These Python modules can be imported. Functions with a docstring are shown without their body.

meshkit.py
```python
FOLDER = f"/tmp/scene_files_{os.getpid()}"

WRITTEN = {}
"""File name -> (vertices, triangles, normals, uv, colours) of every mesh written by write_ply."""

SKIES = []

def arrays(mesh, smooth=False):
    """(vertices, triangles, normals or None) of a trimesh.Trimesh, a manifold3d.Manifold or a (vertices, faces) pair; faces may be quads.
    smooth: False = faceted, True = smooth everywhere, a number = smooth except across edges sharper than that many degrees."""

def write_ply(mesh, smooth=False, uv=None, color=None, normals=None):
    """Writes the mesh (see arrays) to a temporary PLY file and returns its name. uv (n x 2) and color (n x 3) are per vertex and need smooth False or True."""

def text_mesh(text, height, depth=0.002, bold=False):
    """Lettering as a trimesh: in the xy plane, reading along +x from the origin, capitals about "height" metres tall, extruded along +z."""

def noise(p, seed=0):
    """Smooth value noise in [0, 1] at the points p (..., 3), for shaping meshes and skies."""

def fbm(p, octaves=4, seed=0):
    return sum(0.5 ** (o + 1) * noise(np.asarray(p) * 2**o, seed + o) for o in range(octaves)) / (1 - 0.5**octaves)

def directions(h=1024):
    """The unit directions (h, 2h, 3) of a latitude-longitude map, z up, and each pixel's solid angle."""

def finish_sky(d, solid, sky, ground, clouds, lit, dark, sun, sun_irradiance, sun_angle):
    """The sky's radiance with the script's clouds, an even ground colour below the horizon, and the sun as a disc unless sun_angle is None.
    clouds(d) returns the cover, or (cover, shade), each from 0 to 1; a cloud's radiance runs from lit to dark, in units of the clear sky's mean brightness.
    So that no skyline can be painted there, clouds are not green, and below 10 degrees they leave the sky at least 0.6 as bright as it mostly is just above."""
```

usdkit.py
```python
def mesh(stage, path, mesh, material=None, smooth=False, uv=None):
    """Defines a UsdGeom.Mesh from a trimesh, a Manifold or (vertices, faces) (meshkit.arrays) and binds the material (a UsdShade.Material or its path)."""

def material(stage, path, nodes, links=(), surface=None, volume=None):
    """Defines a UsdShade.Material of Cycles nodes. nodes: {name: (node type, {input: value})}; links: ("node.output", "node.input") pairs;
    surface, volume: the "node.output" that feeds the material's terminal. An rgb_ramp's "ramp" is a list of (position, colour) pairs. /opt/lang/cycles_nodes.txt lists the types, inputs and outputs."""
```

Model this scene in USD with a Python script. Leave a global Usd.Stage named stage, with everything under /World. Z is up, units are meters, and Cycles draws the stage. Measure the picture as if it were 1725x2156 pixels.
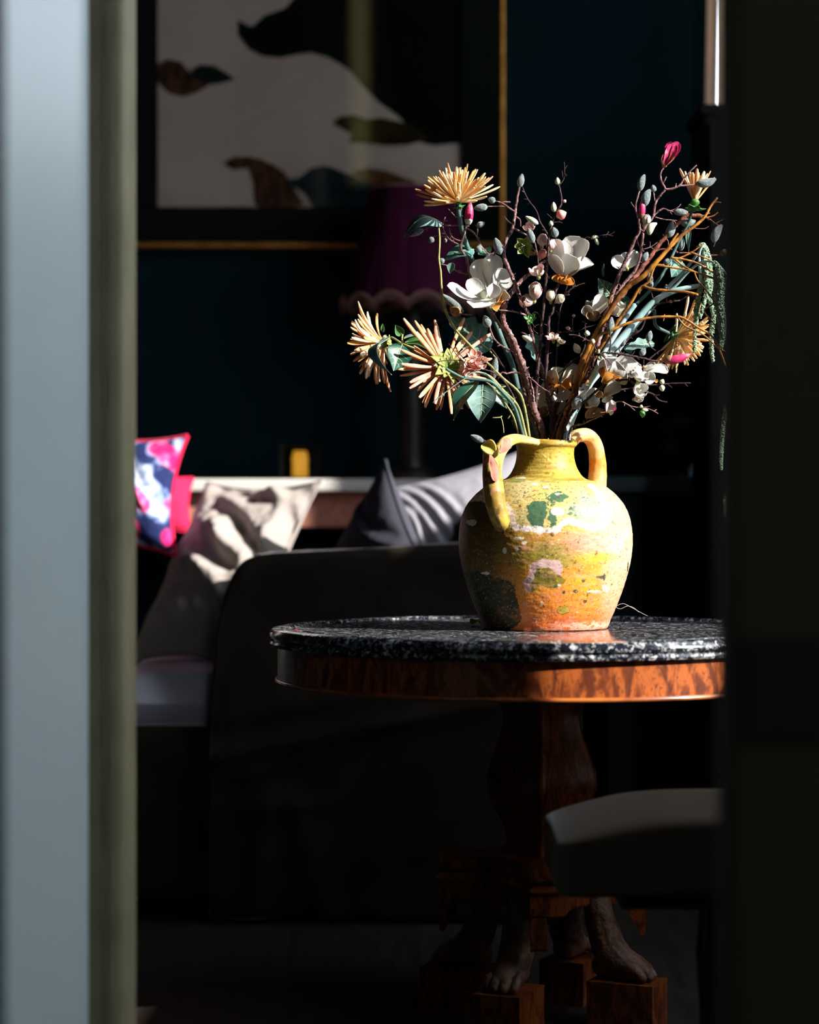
import math
import numpy as np
import trimesh
import manifold3d as m3
import shapely
import shapely.geometry as sg
import usdkit
import meshkit
from pxr import Usd, UsdGeom, UsdLux, UsdShade, Gf, Sdf, Vt

stage = Usd.Stage.CreateInMemory()
UsdGeom.SetStageUpAxis(stage, 'Z')
UsdGeom.SetStageMetersPerUnit(stage, 1.0)
UsdGeom.Xform.Define(stage, '/World')
UsdGeom.Scope.Define(stage, '/World/Looks')

# ------------------------------------------------------------------ camera, light, exposure
FPX, CX, CY, CAMZ = 4800.0, 862.5, 1078.0, 0.974
cam = UsdGeom.Camera.Define(stage, '/World/camera')
cam.AddTranslateOp().Set(Gf.Vec3d(0, 0, CAMZ))
cam.AddRotateXOp().Set(90.0)
cam.CreateHorizontalApertureAttr(36.0)
cam.CreateFocalLengthAttr(36.0 * FPX / 1725.0)
cam.CreateFStopAttr(2.6)
cam.CreateFocusDistanceAttr(4.36)
cam.CreateClippingRangeAttr(Gf.Vec2f(0.05, 1000))
cam.CreateExposureAttr(0.0)

SKY = 1.85
SUN_E = 3.2
dome = UsdLux.DomeLight.Define(stage, '/World/sky')
dome.CreateIntensityAttr(SKY)
dome.CreateColorAttr(Gf.Vec3f(0.86, 0.95, 1.06))
sun = UsdLux.DistantLight.Define(stage, '/World/sun')
sun.CreateIntensityAttr(SUN_E)
sun.CreateAngleAttr(0.7)
sun.CreateNormalizeAttr(True)
sun.CreateColorAttr(Gf.Vec3f(1.0, 0.95, 0.87))
SUN_AZ, SUN_EL = 63.0, 29.0     # degrees right of the way back to the camera; above the horizon
sa, se = math.radians(SUN_AZ), math.radians(SUN_EL)
L = np.array([math.sin(sa) * math.cos(se), -math.cos(sa) * math.cos(se), math.sin(se)])
zq = Gf.Rotation(Gf.Vec3d(0, 0, 1), Gf.Vec3d(*L))
sun.AddTransformOp().Set(Gf.Matrix4d().SetRotate(zq))

# ------------------------------------------------------------------ helpers
def W(px, py, Y):
    return np.array([(px - CX) / FPX * Y, Y, CAMZ - (py - CY) / FPX * Y])

NAMES = {}
ORIGIN = {}
def numbered(parent, name):
    k = (parent, name)
    n = NAMES.get(k, 0)
    NAMES[k] = n + 1
    return name if n == 0 else '%s_%03d' % (name, n)

def thing(name, label, cat, loc=(0, 0, 0), group=None, kind=None):
    path = '/World/' + numbered('/World', name)
    x = UsdGeom.Xform.Define(stage, path)
    x.AddTranslateOp().Set(Gf.Vec3d(*map(float, loc)))
    ORIGIN[path] = np.array(loc, float)
    p = x.GetPrim()
    tag(p, label, cat, group, kind)
    return path

def tag(p, label=None, cat=None, group=None, kind=None):
    if isinstance(p, str):
        p = stage.GetPrimAtPath(p)
    for k, v in (('label', label), ('category', cat), ('group', group), ('kind', kind)):
        if v:
            p.SetCustomDataByKey(k, v)

def obj(name, mesh, mat, parent='/World', smooth=35, label=None, kind=None, paint=None):
    """One Mesh prim; the mesh is given in world space and stored relative to its thing."""
    path = parent + '/' + numbered(parent, name)
    o = ORIGIN.get(parent, np.zeros(3))
    ORIGIN[path] = o
    if hasattr(mesh, 'to_mesh'):
        v, f, _ = meshkit.arrays(mesh)
        mesh = (v, f)
    if not isinstance(mesh, tuple):
        mesh = (np.array(mesh.vertices), np.array(mesh.faces))
    mesh = (np.asarray(mesh[0], float) - o, mesh[1])
    m = usdkit.mesh(stage, path, mesh, LOOK[mat], smooth)
    if paint is not None:
        UsdGeom.PrimvarsAPI(m).CreatePrimvar('paint', Sdf.ValueTypeNames.Color3fArray, 'vertex').Set(
            Vt.Vec3fArray.FromNumpy(np.asarray(paint, np.float32)))
    if label or kind:
        tag(m.GetPrim(), label, None, None, kind)
    return path

def struct(name, mesh, mat, label=None, smooth=False):
    p = obj(name, mesh, mat, smooth=smooth)
    tag(p, label or name.replace('_', ' '), None, None, 'structure')
    return p

def join(*ms):
    V, F, n = [], [], 0
    for m in ms:
        v, f = (m[0], m[1]) if isinstance(m, tuple) else (np.array(m.vertices), np.array(m.faces))
        f = np.asarray(f)
        if f.shape[1] == 4:
            f = np.vstack([f[:, [0, 1, 2]], f[:, [0, 2, 3]]])
        V.append(v); F.append(f + n); n += len(v)
    return np.vstack(V), np.vstack(F)

def box(x0, x1, y0, y1, z0, z1):
    b = trimesh.creation.box((x1 - x0, y1 - y0, z1 - z0))
    b.apply_translation(((x0 + x1) / 2, (y0 + y1) / 2, (z0 + z1) / 2))
    return b

def rbox(x0, x1, y0, y1, z0, z1, r=0.004, seg=12):
    s = m3.Manifold.sphere(r, seg)
    ps = [s.translate((x, y, z)) for x in (x0 + r, x1 - r) for y in (y0 + r, y1 - r) for z in (z0 + r, z1 - r)]
    m = m3.Manifold.batch_hull(ps)
    v, f, _ = meshkit.arrays(m)
    return v, f

def catmull(P, n):
    P = np.asarray(P, float)
    if len(P) == 2:
        t = np.linspace(0, 1, n)[:, None]
        return P[0] * (1 - t) + P[1] * t
    d = np.r_[0, np.cumsum(np.linalg.norm(np.diff(P, axis=0), axis=1) + 1e-9)]
    from scipy.interpolate import PchipInterpolator
    return PchipInterpolator(d, P, axis=0)(np.linspace(0, d[-1], n))

def unit(v):
    v = np.asarray(v, float)
    return v / max(np.linalg.norm(v), 1e-12)

def tube(P, R, n=8, flat=None, flat_dir=None):
    """Swept tube with closed rounded ends. R: radius at each point. flat: (a, b) scale along flat_dir and across."""
    P = np.asarray(P, float)
    R = np.broadcast_to(np.asarray(R, float), len(P))
    T = np.gradient(P, axis=0)
    T /= np.maximum(np.linalg.norm(T, axis=1, keepdims=True), 1e-12)
    a = np.array(flat_dir if flat_dir is not None else ((0, 0, 1) if abs(T[0][2]) < 0.9 else (1, 0, 0)), float)
    rings = []
    ang = np.arange(n) / n * 2 * np.pi
    for p, t, r in zip(P, T, R):
        if flat_dir is not None:
            a = np.array(flat_dir, float)
        a = unit(a - t * (a @ t))
        b = np.cross(t, a)
        fa, fb = flat if flat else (1, 1)
        rings.append(p + r * (np.cos(ang)[:, None] * a * fa + np.sin(ang)[:, None] * b * fb))
    m = len(P)
    V = np.vstack(rings + [[P[0] - T[0] * R[0] * 0.5], [P[-1] + T[-1] * R[-1] * 0.5]])
    i = np.arange(n); j = (i + 1) % n
    F = []
    for k in range(m - 1):
        F.append(np.stack([k * n + i, k * n + j, (k + 1) * n + j], 1))
        F.append(np.stack([k * n + i, (k + 1) * n + j, (k + 1) * n + i], 1))
    F.append(np.stack([np.full(n, m * n), j, i], 1))
    F.append(np.stack([np.full(n, m * n + 1), (m - 1) * n + i, (m - 1) * n + j], 1))
    return V, np.vstack(F)

def lathe(prof, n=64, centre=(0, 0, 0), fn=None):
    """prof: (r, z) pairs from bottom axis to top/inside axis. fn(theta, r, z) may move (r, z)."""
    prof = np.asarray(prof, float)
    th = np.arange(n) / n * 2 * np.pi
    r = np.repeat(prof[:, 0][:, None], n, 1); z = np.repeat(prof[:, 1][:, None], n, 1)
    t = np.repeat(th[None], len(prof), 0)
    if fn:
        r, z = fn(t, r, z)
    V = np.stack([r * np.cos(t), r * np.sin(t), z], -1).reshape(-1, 3) + np.asarray(centre, float)
    i = np.arange(n); j = (i + 1) % n
    F = []
    for k in range(len(prof) - 1):
        F.append(np.stack([k * n + i, k * n + j, (k + 1) * n + j], 1))
        F.append(np.stack([k * n + i, (k + 1) * n + j, (k + 1) * n + i], 1))
    return V, np.vstack(F)

def grid_faces(a, b, wrap=False):
    i, j = np.meshgrid(np.arange(a - 1), np.arange(b - (0 if wrap else 1)), indexing='ij')
    i, j = i.ravel(), j.ravel(); j2 = (j + 1) % b
    return np.vstack([np.stack([i * b + j, (i + 1) * b + j, (i + 1) * b + j2], 1),
                      np.stack([i * b + j, (i + 1) * b + j2, i * b + j2], 1)])

def solid_sheet(V, a, b, th):
    """A closed thin shell from an a x b grid of points."""
    G = V.reshape(a, b, 3)
    du = np.gradient(G, axis=0); dv = np.gradient(G, axis=1)
    N = np.cross(du, dv); N /= np.maximum(np.linalg.norm(N, axis=-1, keepdims=True), 1e-12)
    T = G + N * th / 2; B = G - N * th / 2
    f = grid_faces(a, b); n = a * b
    rim = np.r_[np.arange(b), np.arange(1, a) * b + b - 1, (a - 1) * b + np.arange(b - 2, -1, -1), np.arange(a - 2, 0, -1) * b]
    r2 = np.roll(rim, -1)
    F = np.vstack([f[:, ::-1] + n, f, np.stack([rim, rim + n, r2 + n], 1), np.stack([rim, r2 + n, r2], 1)])
    return np.vstack([T.reshape(-1, 3), B.reshape(-1, 3)]), F

def blade(base, tip, width, face, bend=0.0, cup=0.0, fold=0.0, curl=0.0, shape='leaf', th=0.0004, nu=13, nv=7, wave=0.0, seed=0, lobes=0, rise=0.0):
    """A leaf or petal from base to tip. face: the way its upper side looks. bend lifts its middle along face,
    cup turns its edges up, fold makes a V along the midrib, curl bends the tip along face."""
    base, tip = np.asarray(base, float), np.asarray(tip, float)
    d = tip - base; ln = np.linalg.norm(d); d = d / ln
    f = unit(np.asarray(face, float) - d * (np.asarray(face, float) @ d)); s = np.cross(d, f)
    u = np.linspace(0, 1, nu)
    if shape == 'leaf':
        w = np.sin(np.pi * u ** 0.75) ** 0.85 * (1 - 0.25 * u) * 1.08
    elif shape == 'round':
        w = np.clip(1 - (2 * u - 1) ** 2, 0, 1) ** 0.5
    elif shape == 'petal':
        w = np.interp(u, [0, .1, .3, .55, .75, .88, .95, 1], [.24, .42, .72, .97, 1, .82, .55, .1])
    elif shape == 'spoon':
        w = np.interp(u, [0, .2, .5, .75, .9, 1], [.3, .45, .8, 1, .8, .15])
    else:
        w = np.interp(u, [0, .15, .4, .7, 1], [.5, .8, 1, .6, .04])
    if lobes:
        w = w * (1 - 0.33 * (0.5 + 0.5 * np.cos(2 * np.pi * lobes * u + 0.6)) * (u > .12))
    v = np.linspace(-1, 1, nv)
    U, Vv = np.meshgrid(u, v, indexing='ij')
    Wd = w[:, None] * width / 2
    up = bend * ln * np.sin(np.pi * U) + curl * ln * U ** 3 + cup * Wd * Vv ** 2 - fold * Wd * (1 - np.abs(Vv)) + rise * ln * U * (1 - U) * Vv
    rs = np.random.RandomState(seed)
    up = up + wave * width * np.sin(U * (5 + 3 * rs.rand()) + rs.rand() * 6) * np.abs(Vv) ** 1.5 * np.sign(Vv + .3)
    lat = Wd * Vv * (1 - 0.12 * cup * Vv ** 2)
    P = base + (U * ln)[..., None] * d + lat[..., None] * s + up[..., None] * f
    return solid_sheet(P.reshape(-1, 3), nu, nv, th)

def egg(base, tip, width, n=10, m=9, p=0.8, hook=0.0, blunt=0.75):
    """A bud: a pointed egg from base to tip."""
    base, tip = np.asarray(base, float), np.asarray(tip, float)
    u = np.linspace(0, 1, m)
    r = np.sin(np.pi * u ** p).clip(0) ** blunt * width / 2
    r[0] = width * .16; r[-1] = width * (.03 if blunt > .7 else .14)
    P = base + u[:, None] * (tip - base)
    if hook:
        s = unit(np.cross(tip - base, (0, 1, 0)))
        P = P + (hook * np.linalg.norm(tip - base) * np.sin(np.pi * u))[:, None] * s
    return tube(P, r, n)

# ------------------------------------------------------------------ looks
LOOK = {}
def mat(name, base, rough=0.6, spec=0.5, c2=None, scale=8.0, lo=0.4, hi=0.65, c3=None, scale3=30.0, lo3=.55, hi3=.7, bump=0.0, bscale=60.0, metallic=0.0,
        sheen=0.0, sheen_rough=.5, coat=0.0, coat_rough=.1, trans=0.0, tcol=None, stretch=None, distort=0.0, paint=False, detail=4.0, sss=0.0):
    n = {'p': ('principled_bsdf', {'base_color': base, 'roughness': rough, 'specular_ior_level': spec, 'metallic': metallic,
                                   'sheen_weight': sheen, 'sheen_roughness': sheen_rough, 'coat_weight': coat, 'coat_roughness': coat_rough}),
         'tc': ('texture_coordinate', {})}
    l = []
    src = 'tc.object'
    if stretch:
        n['mp'] = ('mapping', {'scale': stretch}); l.append(('tc.object', 'mp.vector')); src = 'mp.vector'
    out = None
    if paint:
        n['at'] = ('attribute', {'attribute': 'paint'}); out = 'at.color'
    if c2 is not None:
        n['n'] = ('noise_texture', {'scale': scale, 'detail': detail, 'distortion': distort}); l.append((src, 'n.vector'))
        n['r'] = ('map_range', {'from_min': lo, 'from_max': hi, 'clamp': True, 'range_type': 'smoothstep'}); l.append(('n.fac', 'r.value'))
        n['m'] = ('mix', {'color1': base, 'color2': c2}); l.append(('r.result', 'm.fac'))
        if out:
            l.append((out, 'm.color1'))
        out = 'm.color'
    if c3 is not None:
        n['n3'] = ('noise_texture', {'scale': scale3, 'detail': detail, 'distortion': distort}); l.append((src, 'n3.vector'))
        n['r3'] = ('map_range', {'from_min': lo3, 'from_max': hi3, 'clamp': True, 'range_type': 'smoothstep'}); l.append(('n3.fac', 'r3.value'))
        n['m3'] = ('mix', {'color1': base, 'color2': c3}); l.append(('r3.result', 'm3.fac'))
        if out:
            l.append((out, 'm3.color1'))
        out = 'm3.color'
    if out:
        l.append((out, 'p.base_color'))
    if bump:
        n['bn'] = ('noise_texture', {'scale': bscale, 'detail': 4.0}); l.append((src, 'bn.vector'))
        n['b'] = ('bump', {'strength': 1.0, 'distance': bump}); l += [('bn.fac', 'b.height'), ('b.normal', 'p.normal')]
    surf = 'p.BSDF'
    if trans:
        n['t'] = ('translucent_bsdf', {'color': tcol or base}); n['mx'] = ('mix_closure', {'fac': trans})
        if out and not tcol:
            l.append((out, 't.color'))
        l += [('p.BSDF', 'mx.closure1'), ('t.BSDF', 'mx.closure2')]
        surf = 'mx.closure'
    LOOK[name] = usdkit.material(stage, '/World/Looks/' + name, n, l, surface=surf)

# setting
mat('teal_wall', (.0030, .0135, .0175), .9, .04, c2=(.0042, .0175, .0225), scale=3, bump=.0006, bscale=220)
mat('dark_ceiling', (.012, .014, .014), .9, .1)
mat('dark_floor', (.034, .027, .022), .6, .15, c2=(.022, .016, .013), scale=5, stretch=(8, .8, 1))
mat('door_white', (.50, .60, .61), .30, .5, bump=.0002, bscale=90)
mat('olive_paint', (.27, .25, .15), .6, .2, c2=(.23, .21, .125), scale=9)
mat('black_paint', (.0155, .0125, .0055), .7, .1)
mat('near_dark', (.012, .022, .024), .7, .2)
mat('iron', (.006, .006, .005), .75, .08)
mat('white_paint', (.62, .60, .56), .5)
mat('voile', (.52, .46, .38), 1, 0, trans=.45)
mat('curtain', (.66, .53, .42), 1, 0, trans=.45)
# furniture
mat('slate_cloth', (.020, .016, .013), 1, 0, sheen=1.0, sheen_rough=.2, bump=.0004, bscale=400, c2=(.027, .022, .018), scale=6)
mat('seat_cloth', (.66, .64, .72), 1, 0, bump=.0004, bscale=400)
mat('linen', (.31, .272, .258), 1, 0, sheen=.04, bump=.0005, bscale=350, c2=(.33, .29, .265), scale=12)
mat('navy_cloth', (.055, .055, .072), 1, 0, bump=.0005, bscale=350)
mat('grey_cloth', (.23, .225, .255), 1, 0, bump=.0005, bscale=350)
mat('pink_cloth', (.75, .018, .08), .9, .1, sheen=.1)
mat('cream', (.62, .58, .52), .6)
mat('stool_cloth', (.075, .056, .042), 1, 0, sheen=.3, sheen_rough=.25, bump=.0005, bscale=420)
mat('mahogany', (.34, .085, .018), .36, .32, c2=(.10, .022, .008), scale=3.2, lo=.38, hi=.62, c3=(.06, .014, .006), scale3=14, lo3=.5, hi3=.75,
    stretch=(7, 7, 3.2), distort=2.2, coat=.05, coat_rough=.14)
mat('mahogany_bead', (.42, .13, .03), .25, .5, c2=(.2, .05, .015), scale=12, coat=.4, coat_rough=.12)
mat('carved_wood', (.22, .10, .055), .5, .4, c2=(.09, .045, .03), scale=26, c3=(.17, .13, .11), scale3=60, lo3=.5, hi3=.72, bump=.003, bscale=110)
mat('dark_wood', (.012, .008, .006), .45, .4, c2=(.02, .012, .008), scale=6)
mat('gold', (.62, .28, .055), .38, .5, metallic=.85, c2=(.40, .16, .03), scale=14)
mat('brass', (.80, .42, .08), .28, .5, metallic=1.0)
mat('amber', (.95, .50, .06), .35, .5, trans=.5, tcol=(1, .55, .08))
mat('frame_dark', (.005, .007, .007), .8, .05)
mat('print_paper', (.82, .68, .57), 1, 0, c2=(.77, .63, .53), scale=4)
mat('print_black', (.008, .010, .010), 1, .0)
mat('print_brown', (.18, .070, .030), 1, .0, c2=(.05, .03, .022), scale=16, stretch=(3, 1, 1))
mat('print_blue', (.018, .034, .040), 1, .0, c2=(.03, .05, .05), scale=9)
mat('print_olive', (.055, .042, .010), 1, .0, c2=(.02, .015, .008), scale=9)
mat('print_green', (.015, .030, .022), 1, .0)
mat('shade_purple', (.085, .014, .045), 1, 0, c2=(.055, .010, .032), scale=7, trans=.25)
mat('fringe', (.30, .16, .13), .9, .1)
mat('urn_dark', (.006, .009, .011), .5, .4)
mat('teal_gloss', (.022, .062, .074), .45, .5)

# marble of the table top: black with shell-white flecks
def marble():
    n = {'tc': ('texture_coordinate', {}), 'w': ('noise_texture', {'scale': 9.0, 'detail': 3.0}),
         'add': ('mix', {'mix_type': 'linear_light', 'fac': .06}),
         'v': ('voronoi_texture', {'scale': 75.0, 'feature': 'f1', 'randomness': 1.0}),
         'n1': ('noise_texture', {'scale': 64.0, 'detail': 5.0, 'roughness': .62, 'distortion': 1.6}),
         'r1': ('map_range', {'from_min': .56, 'from_max': .625, 'clamp': True}),
         'n2': ('noise_texture', {'scale': 110.0, 'detail': 3.0, 'distortion': .8}),
         'r2': ('map_range', {'from_min': .55, 'from_max': .66, 'clamp': True}),
         'mx': ('math', {'math_type': 'maximum'}), 'half': ('math', {'math_type': 'multiply', 'value2': .55}),
         'm': ('mix', {'color1': (.008, .012, .020), 'color2': (.60, .60, .62)}),
         'p': ('principled_bsdf', {'roughness': .13, 'specular_ior_level': .5})}
    l = [('tc.object', 'w.vector'), ('tc.object', 'n1.vector'), ('tc.object', 'n2.vector'), ('n1.fac', 'r1.value'), ('n2.fac', 'r2.value'),
         ('r2.result', 'half.value1'), ('r1.result', 'mx.value1'), ('half.value', 'mx.value2'), ('mx.value', 'm.fac'), ('m.color', 'p.base_color')]
    for k in ('w', 'add', 'v'):
        n.pop(k)
    l = [x for x in l if not x[1].startswith('w.')]
    LOOK['marble'] = usdkit.material(stage, '/World/Looks/marble', n, l, surface='p.BSDF')
marble()

# picture glass: clear with a fresnel reflection
LOOK['glazing'] = usdkit.material(stage, '/World/Looks/glazing', {
    't': ('transparent_bsdf', {'color': (.97, .97, .97)}), 'g': ('glossy_bsdf', {'roughness': .03, 'color': (1, 1, 1)}), 'f': ('fresnel', {'IOR': 1.5}), 'm': ('mix_closure', {})},
    [('f.fac', 'm.fac'), ('t.BSDF', 'm.closure1'), ('g.BSDF', 'm.closure2')], surface='m.closure')
LOOK['added_glow_amber'] = usdkit.material(stage, '/World/Looks/added_glow_amber', {'p': ('principled_bsdf', {'base_color': (.8, .4, .06), 'roughness': .3, 'emission_color': (1, .46, .03), 'emission_strength': .42})}, [], surface='p.BSDF')  # emission added to brighten the lantern cup; no flame is modelled
LOOK['streak_tint_pane'] = usdkit.material(stage, '/World/Looks/streak_tint_pane', {'t': ('transparent_bsdf', {'color': (.30, .27, .16)}), 'g': ('glossy_bsdf', {'roughness': .05}), 'f': ('fresnel', {'IOR': 1.4}), 'm': ('mix_closure', {})},
    [('f.fac', 'm.fac'), ('t.BSDF', 'm.closure1'), ('g.BSDF', 'm.closure2')], surface='m.closure')
LOOK['clear_glass'] = usdkit.material(stage, '/World/Looks/clear_glass', {'p': ('principled_bsdf', {'base_color': (.55, .75, .85), 'transmission_weight': 1.0, 'roughness': .05})}, [], surface='p.BSDF')

# jug and bouquet
mat('jug_glaze', (.5, .3, .1), .5, .35, paint=True, bump=.0016, bscale=70, c2=(.10, .055, .012), scale=75, lo=.60, hi=.76, detail=6)
mat('jug_inside', (.30, .17, .05), .7)
mat('jug_chip', (.40, .15, .11), .9, c2=(.5, .2, .13), scale=60, bump=.0015, bscale=120)
mat('bark_mauve', (.24, .125, .125), .8, .2, c2=(.10, .05, .05), scale=90, c3=(.42, .30, .29), scale3=150, lo3=.56, hi3=.7, bump=.0015, bscale=300)
mat('bark_dark', (.075, .040, .042), .8, .2, c2=(.03, .016, .018), scale=110, c3=(.20, .13, .13), scale3=160, lo3=.6, hi3=.72, bump=.001, bscale=300)
mat('bark_red', (.24, .085, .055), .75, .2, c2=(.11, .035, .025), scale=100, bump=.0012, bscale=300)
mat('stem_orange', (.42, .175, .020), .55, .3, c2=(.14, .050, .010), scale=46, lo=.36, hi=.6, stretch=(1, 1, .3), bump=.0006, bscale=200)
mat('stem_yellow', (.33, .31, .11), .65, .2, c2=(.18, .19, .07), scale=60)
mat('stem_teal', (.085, .165, .150), .7, .2, c2=(.05, .10, .09), scale=40)
mat('stem_pale', (.36, .50, .52), .65, .2, c2=(.20, .36, .36), scale=35, stretch=(1, 1, .5))
mat('leaf_teal', (.050, .175, .155), .5, .5, c2=(.085, .235, .215), scale=45, trans=.18, bump=.0006, bscale=120)
mat('leaf_dark', (.015, .075, .050), .42, .5, c2=(.025, .11, .08), scale=40, trans=.12, bump=.0005, bscale=130)
mat('leaf_grey', (.17, .30, .28), .55, .4, c2=(.10, .21, .19), scale=40, trans=.15)
mat('leaf_green', (.06, .23, .045), .45, .5, c2=(.10, .30, .07), scale=40, trans=.25)
mat('leaf_rib', (.36, .42, .22), .6)
mat('sepal_lime', (.42, .45, .13), .6, .3, c2=(.24, .31, .08), scale=60, trans=.2)
mat('sepal_green', (.05, .16, .04), .6, .3, c2=(.09, .22, .06), scale=60, trans=.15)
mat('mum_gold', (.80, .47, .16), .6, .3, c2=(.88, .66, .34), scale=60, trans=.3)
mat('mum_peach', (.76, .37, .17), .6, .3, c2=(.82, .54, .32), scale=60, trans=.3)
mat('mum_cream', (.88, .70, .42), .6, .3, c2=(.92, .80, .58), scale=60, trans=.25)
mat('mum_rose', (.72, .30, .22), .6, .3, c2=(.80, .46, .36), scale=60, trans=.3)
mat('magnolia_white', (.80, .79, .77), .5, .4, c2=(.70, .68, .66), scale=24, stretch=(3, 3, .6), bump=.0006, bscale=90, trans=.25, tcol=(.70, .66, .58))
mat('magnolia_rust', (.58, .20, .025), .6, .3, c2=(.66, .34, .08), scale=50, trans=.2)
mat('magnolia_cream', (.66, .60, .47), .55, .4, c2=(.72, .68, .60), scale=40, trans=.25)
mat('blossom_pink', (.76, .50, .47), .55, .4, c2=(.80, .66, .62), scale=50, trans=.3)
mat('bud_magenta', (.55, .025, .14), .5, .4, c2=(.72, .25, .32), scale=60, lo=.5, hi=.75, trans=.2)
mat('bud_coral', (.80, .27, .25), .5, .4, c2=(.84, .46, .40), scale=60, trans=.25)
mat('bud_fuzzy', (.13, .175, .18), 1, 0, c2=(.30, .34, .335), scale=240, lo=.45, hi=.7, sheen=.5, bump=.0025, bscale=900)
mat('bud_green', (.46, .52, .33), .7, .2, c2=(.60, .62, .48), scale=80)
mat('bract_brown', (.34, .19, .09), .8, .2, c2=(.20, .10, .05), scale=90)
mat('amaranth', (.26, .40, .27), .9, .1, c2=(.40, .52, .38), scale=220, bump=.003, bscale=500)
mat('cobweb', (.5, .45, .45), .8)
mat('petal_yellow', (.66, .52, .10), .6, trans=.2)

# ------------------------------------------------------------------ the setting
XL, XR, YB, YN, CEIL = -2.8, 1.7, 7.0, -1.2, 4.6
W1 = (3.08, 4.02, 1.40, 3.25)      # clear upper part of the first window: y0 y1 z0 z1
W2 = (4.44, 5.60, 1.97, 3.25)
SILL = 0.50
def wall_with_holes(u0, u1, v0, v1, holes, make):
    us = sorted({u0, u1, *[h[0] for h in holes], *[h[1] for h in holes]})
    vs = sorted({v0, v1, *[h[2] for h in holes], *[h[3] for h in holes]})
    out = []
    for a, b in zip(us[:-1], us[1:]):
        for c, d in zip(vs[:-1], vs[1:]):
            if not any(h[0] <= (a + b) / 2 <= h[1] and h[2] <= (c + d) / 2 <= h[3] for h in holes):
                out.append(make(a, b, c, d))
    return join(*out)

struct('floor', box(XL, XR, YN, YB, -.1, 0), 'dark_floor', 'dark floor of the room')
struct('ceiling', box(XL, XR, YN, YB, CEIL, CEIL + .1), 'dark_ceiling', 'ceiling of the room')
struct('wall_left', box(XL - .15, XL, YN - .15, YB + .15, -.1, CEIL + .1), 'teal_wall', 'dark teal side wall on the left')
struct('wall_right', wall_with_holes(YN - .15, YB + .15, -.1, CEIL + .1,
    [(W1[0], W1[1], SILL, W1[3]), (W2[0], W2[1], SILL, W2[3])], lambda a, b, c, d: box(XR, XR + .12, a, b, c, d)), 'teal_wall', 'dark side wall with two tall windows')
BW = (.93, 1.40, 2.05, 3.3)        # window behind the pale curtain in the far wall
struct('wall_back', wall_with_holes(XL, XR, -.1, CEIL + .1, [BW], lambda a, b, c, d: box(a, b, YB, YB + .15, c, d)), 'teal_wall', 'dark teal wall behind the sofa')
struct('wall_behind', wall_with_holes(XL, XR, -.1, CEIL + .1, [(.55, 1.6, 1.15, 3.1), (-.39, -.27, 3.15, 4.45)],
    lambda a, b, c, d: box(a, b, YN - .15, YN, c, d)), 'teal_wall', 'wall behind the camera with openings added for fill light and a reflected streak')  # added openings: the wide one gives fill daylight, the slit a reflected streak
struct('added_window_3', box(-.39, -.27, YN - .08, YN - .075, 3.15, 4.45), 'streak_tint_pane', 'narrow amber pane added behind the camera to reflect as a streak in the picture glass')  # unseen tinted pane, added to colour the streak on the picture glass
struct('wall_front', join(box(XL, -.394, 2.12, 2.22, 0, CEIL), box(.30, XR, 2.12, 2.22, 0, CEIL), box(-.394, .30, 2.12, 2.22, 4.5, CEIL)), 'near_dark', 'dark near wall around the doorway')
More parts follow.
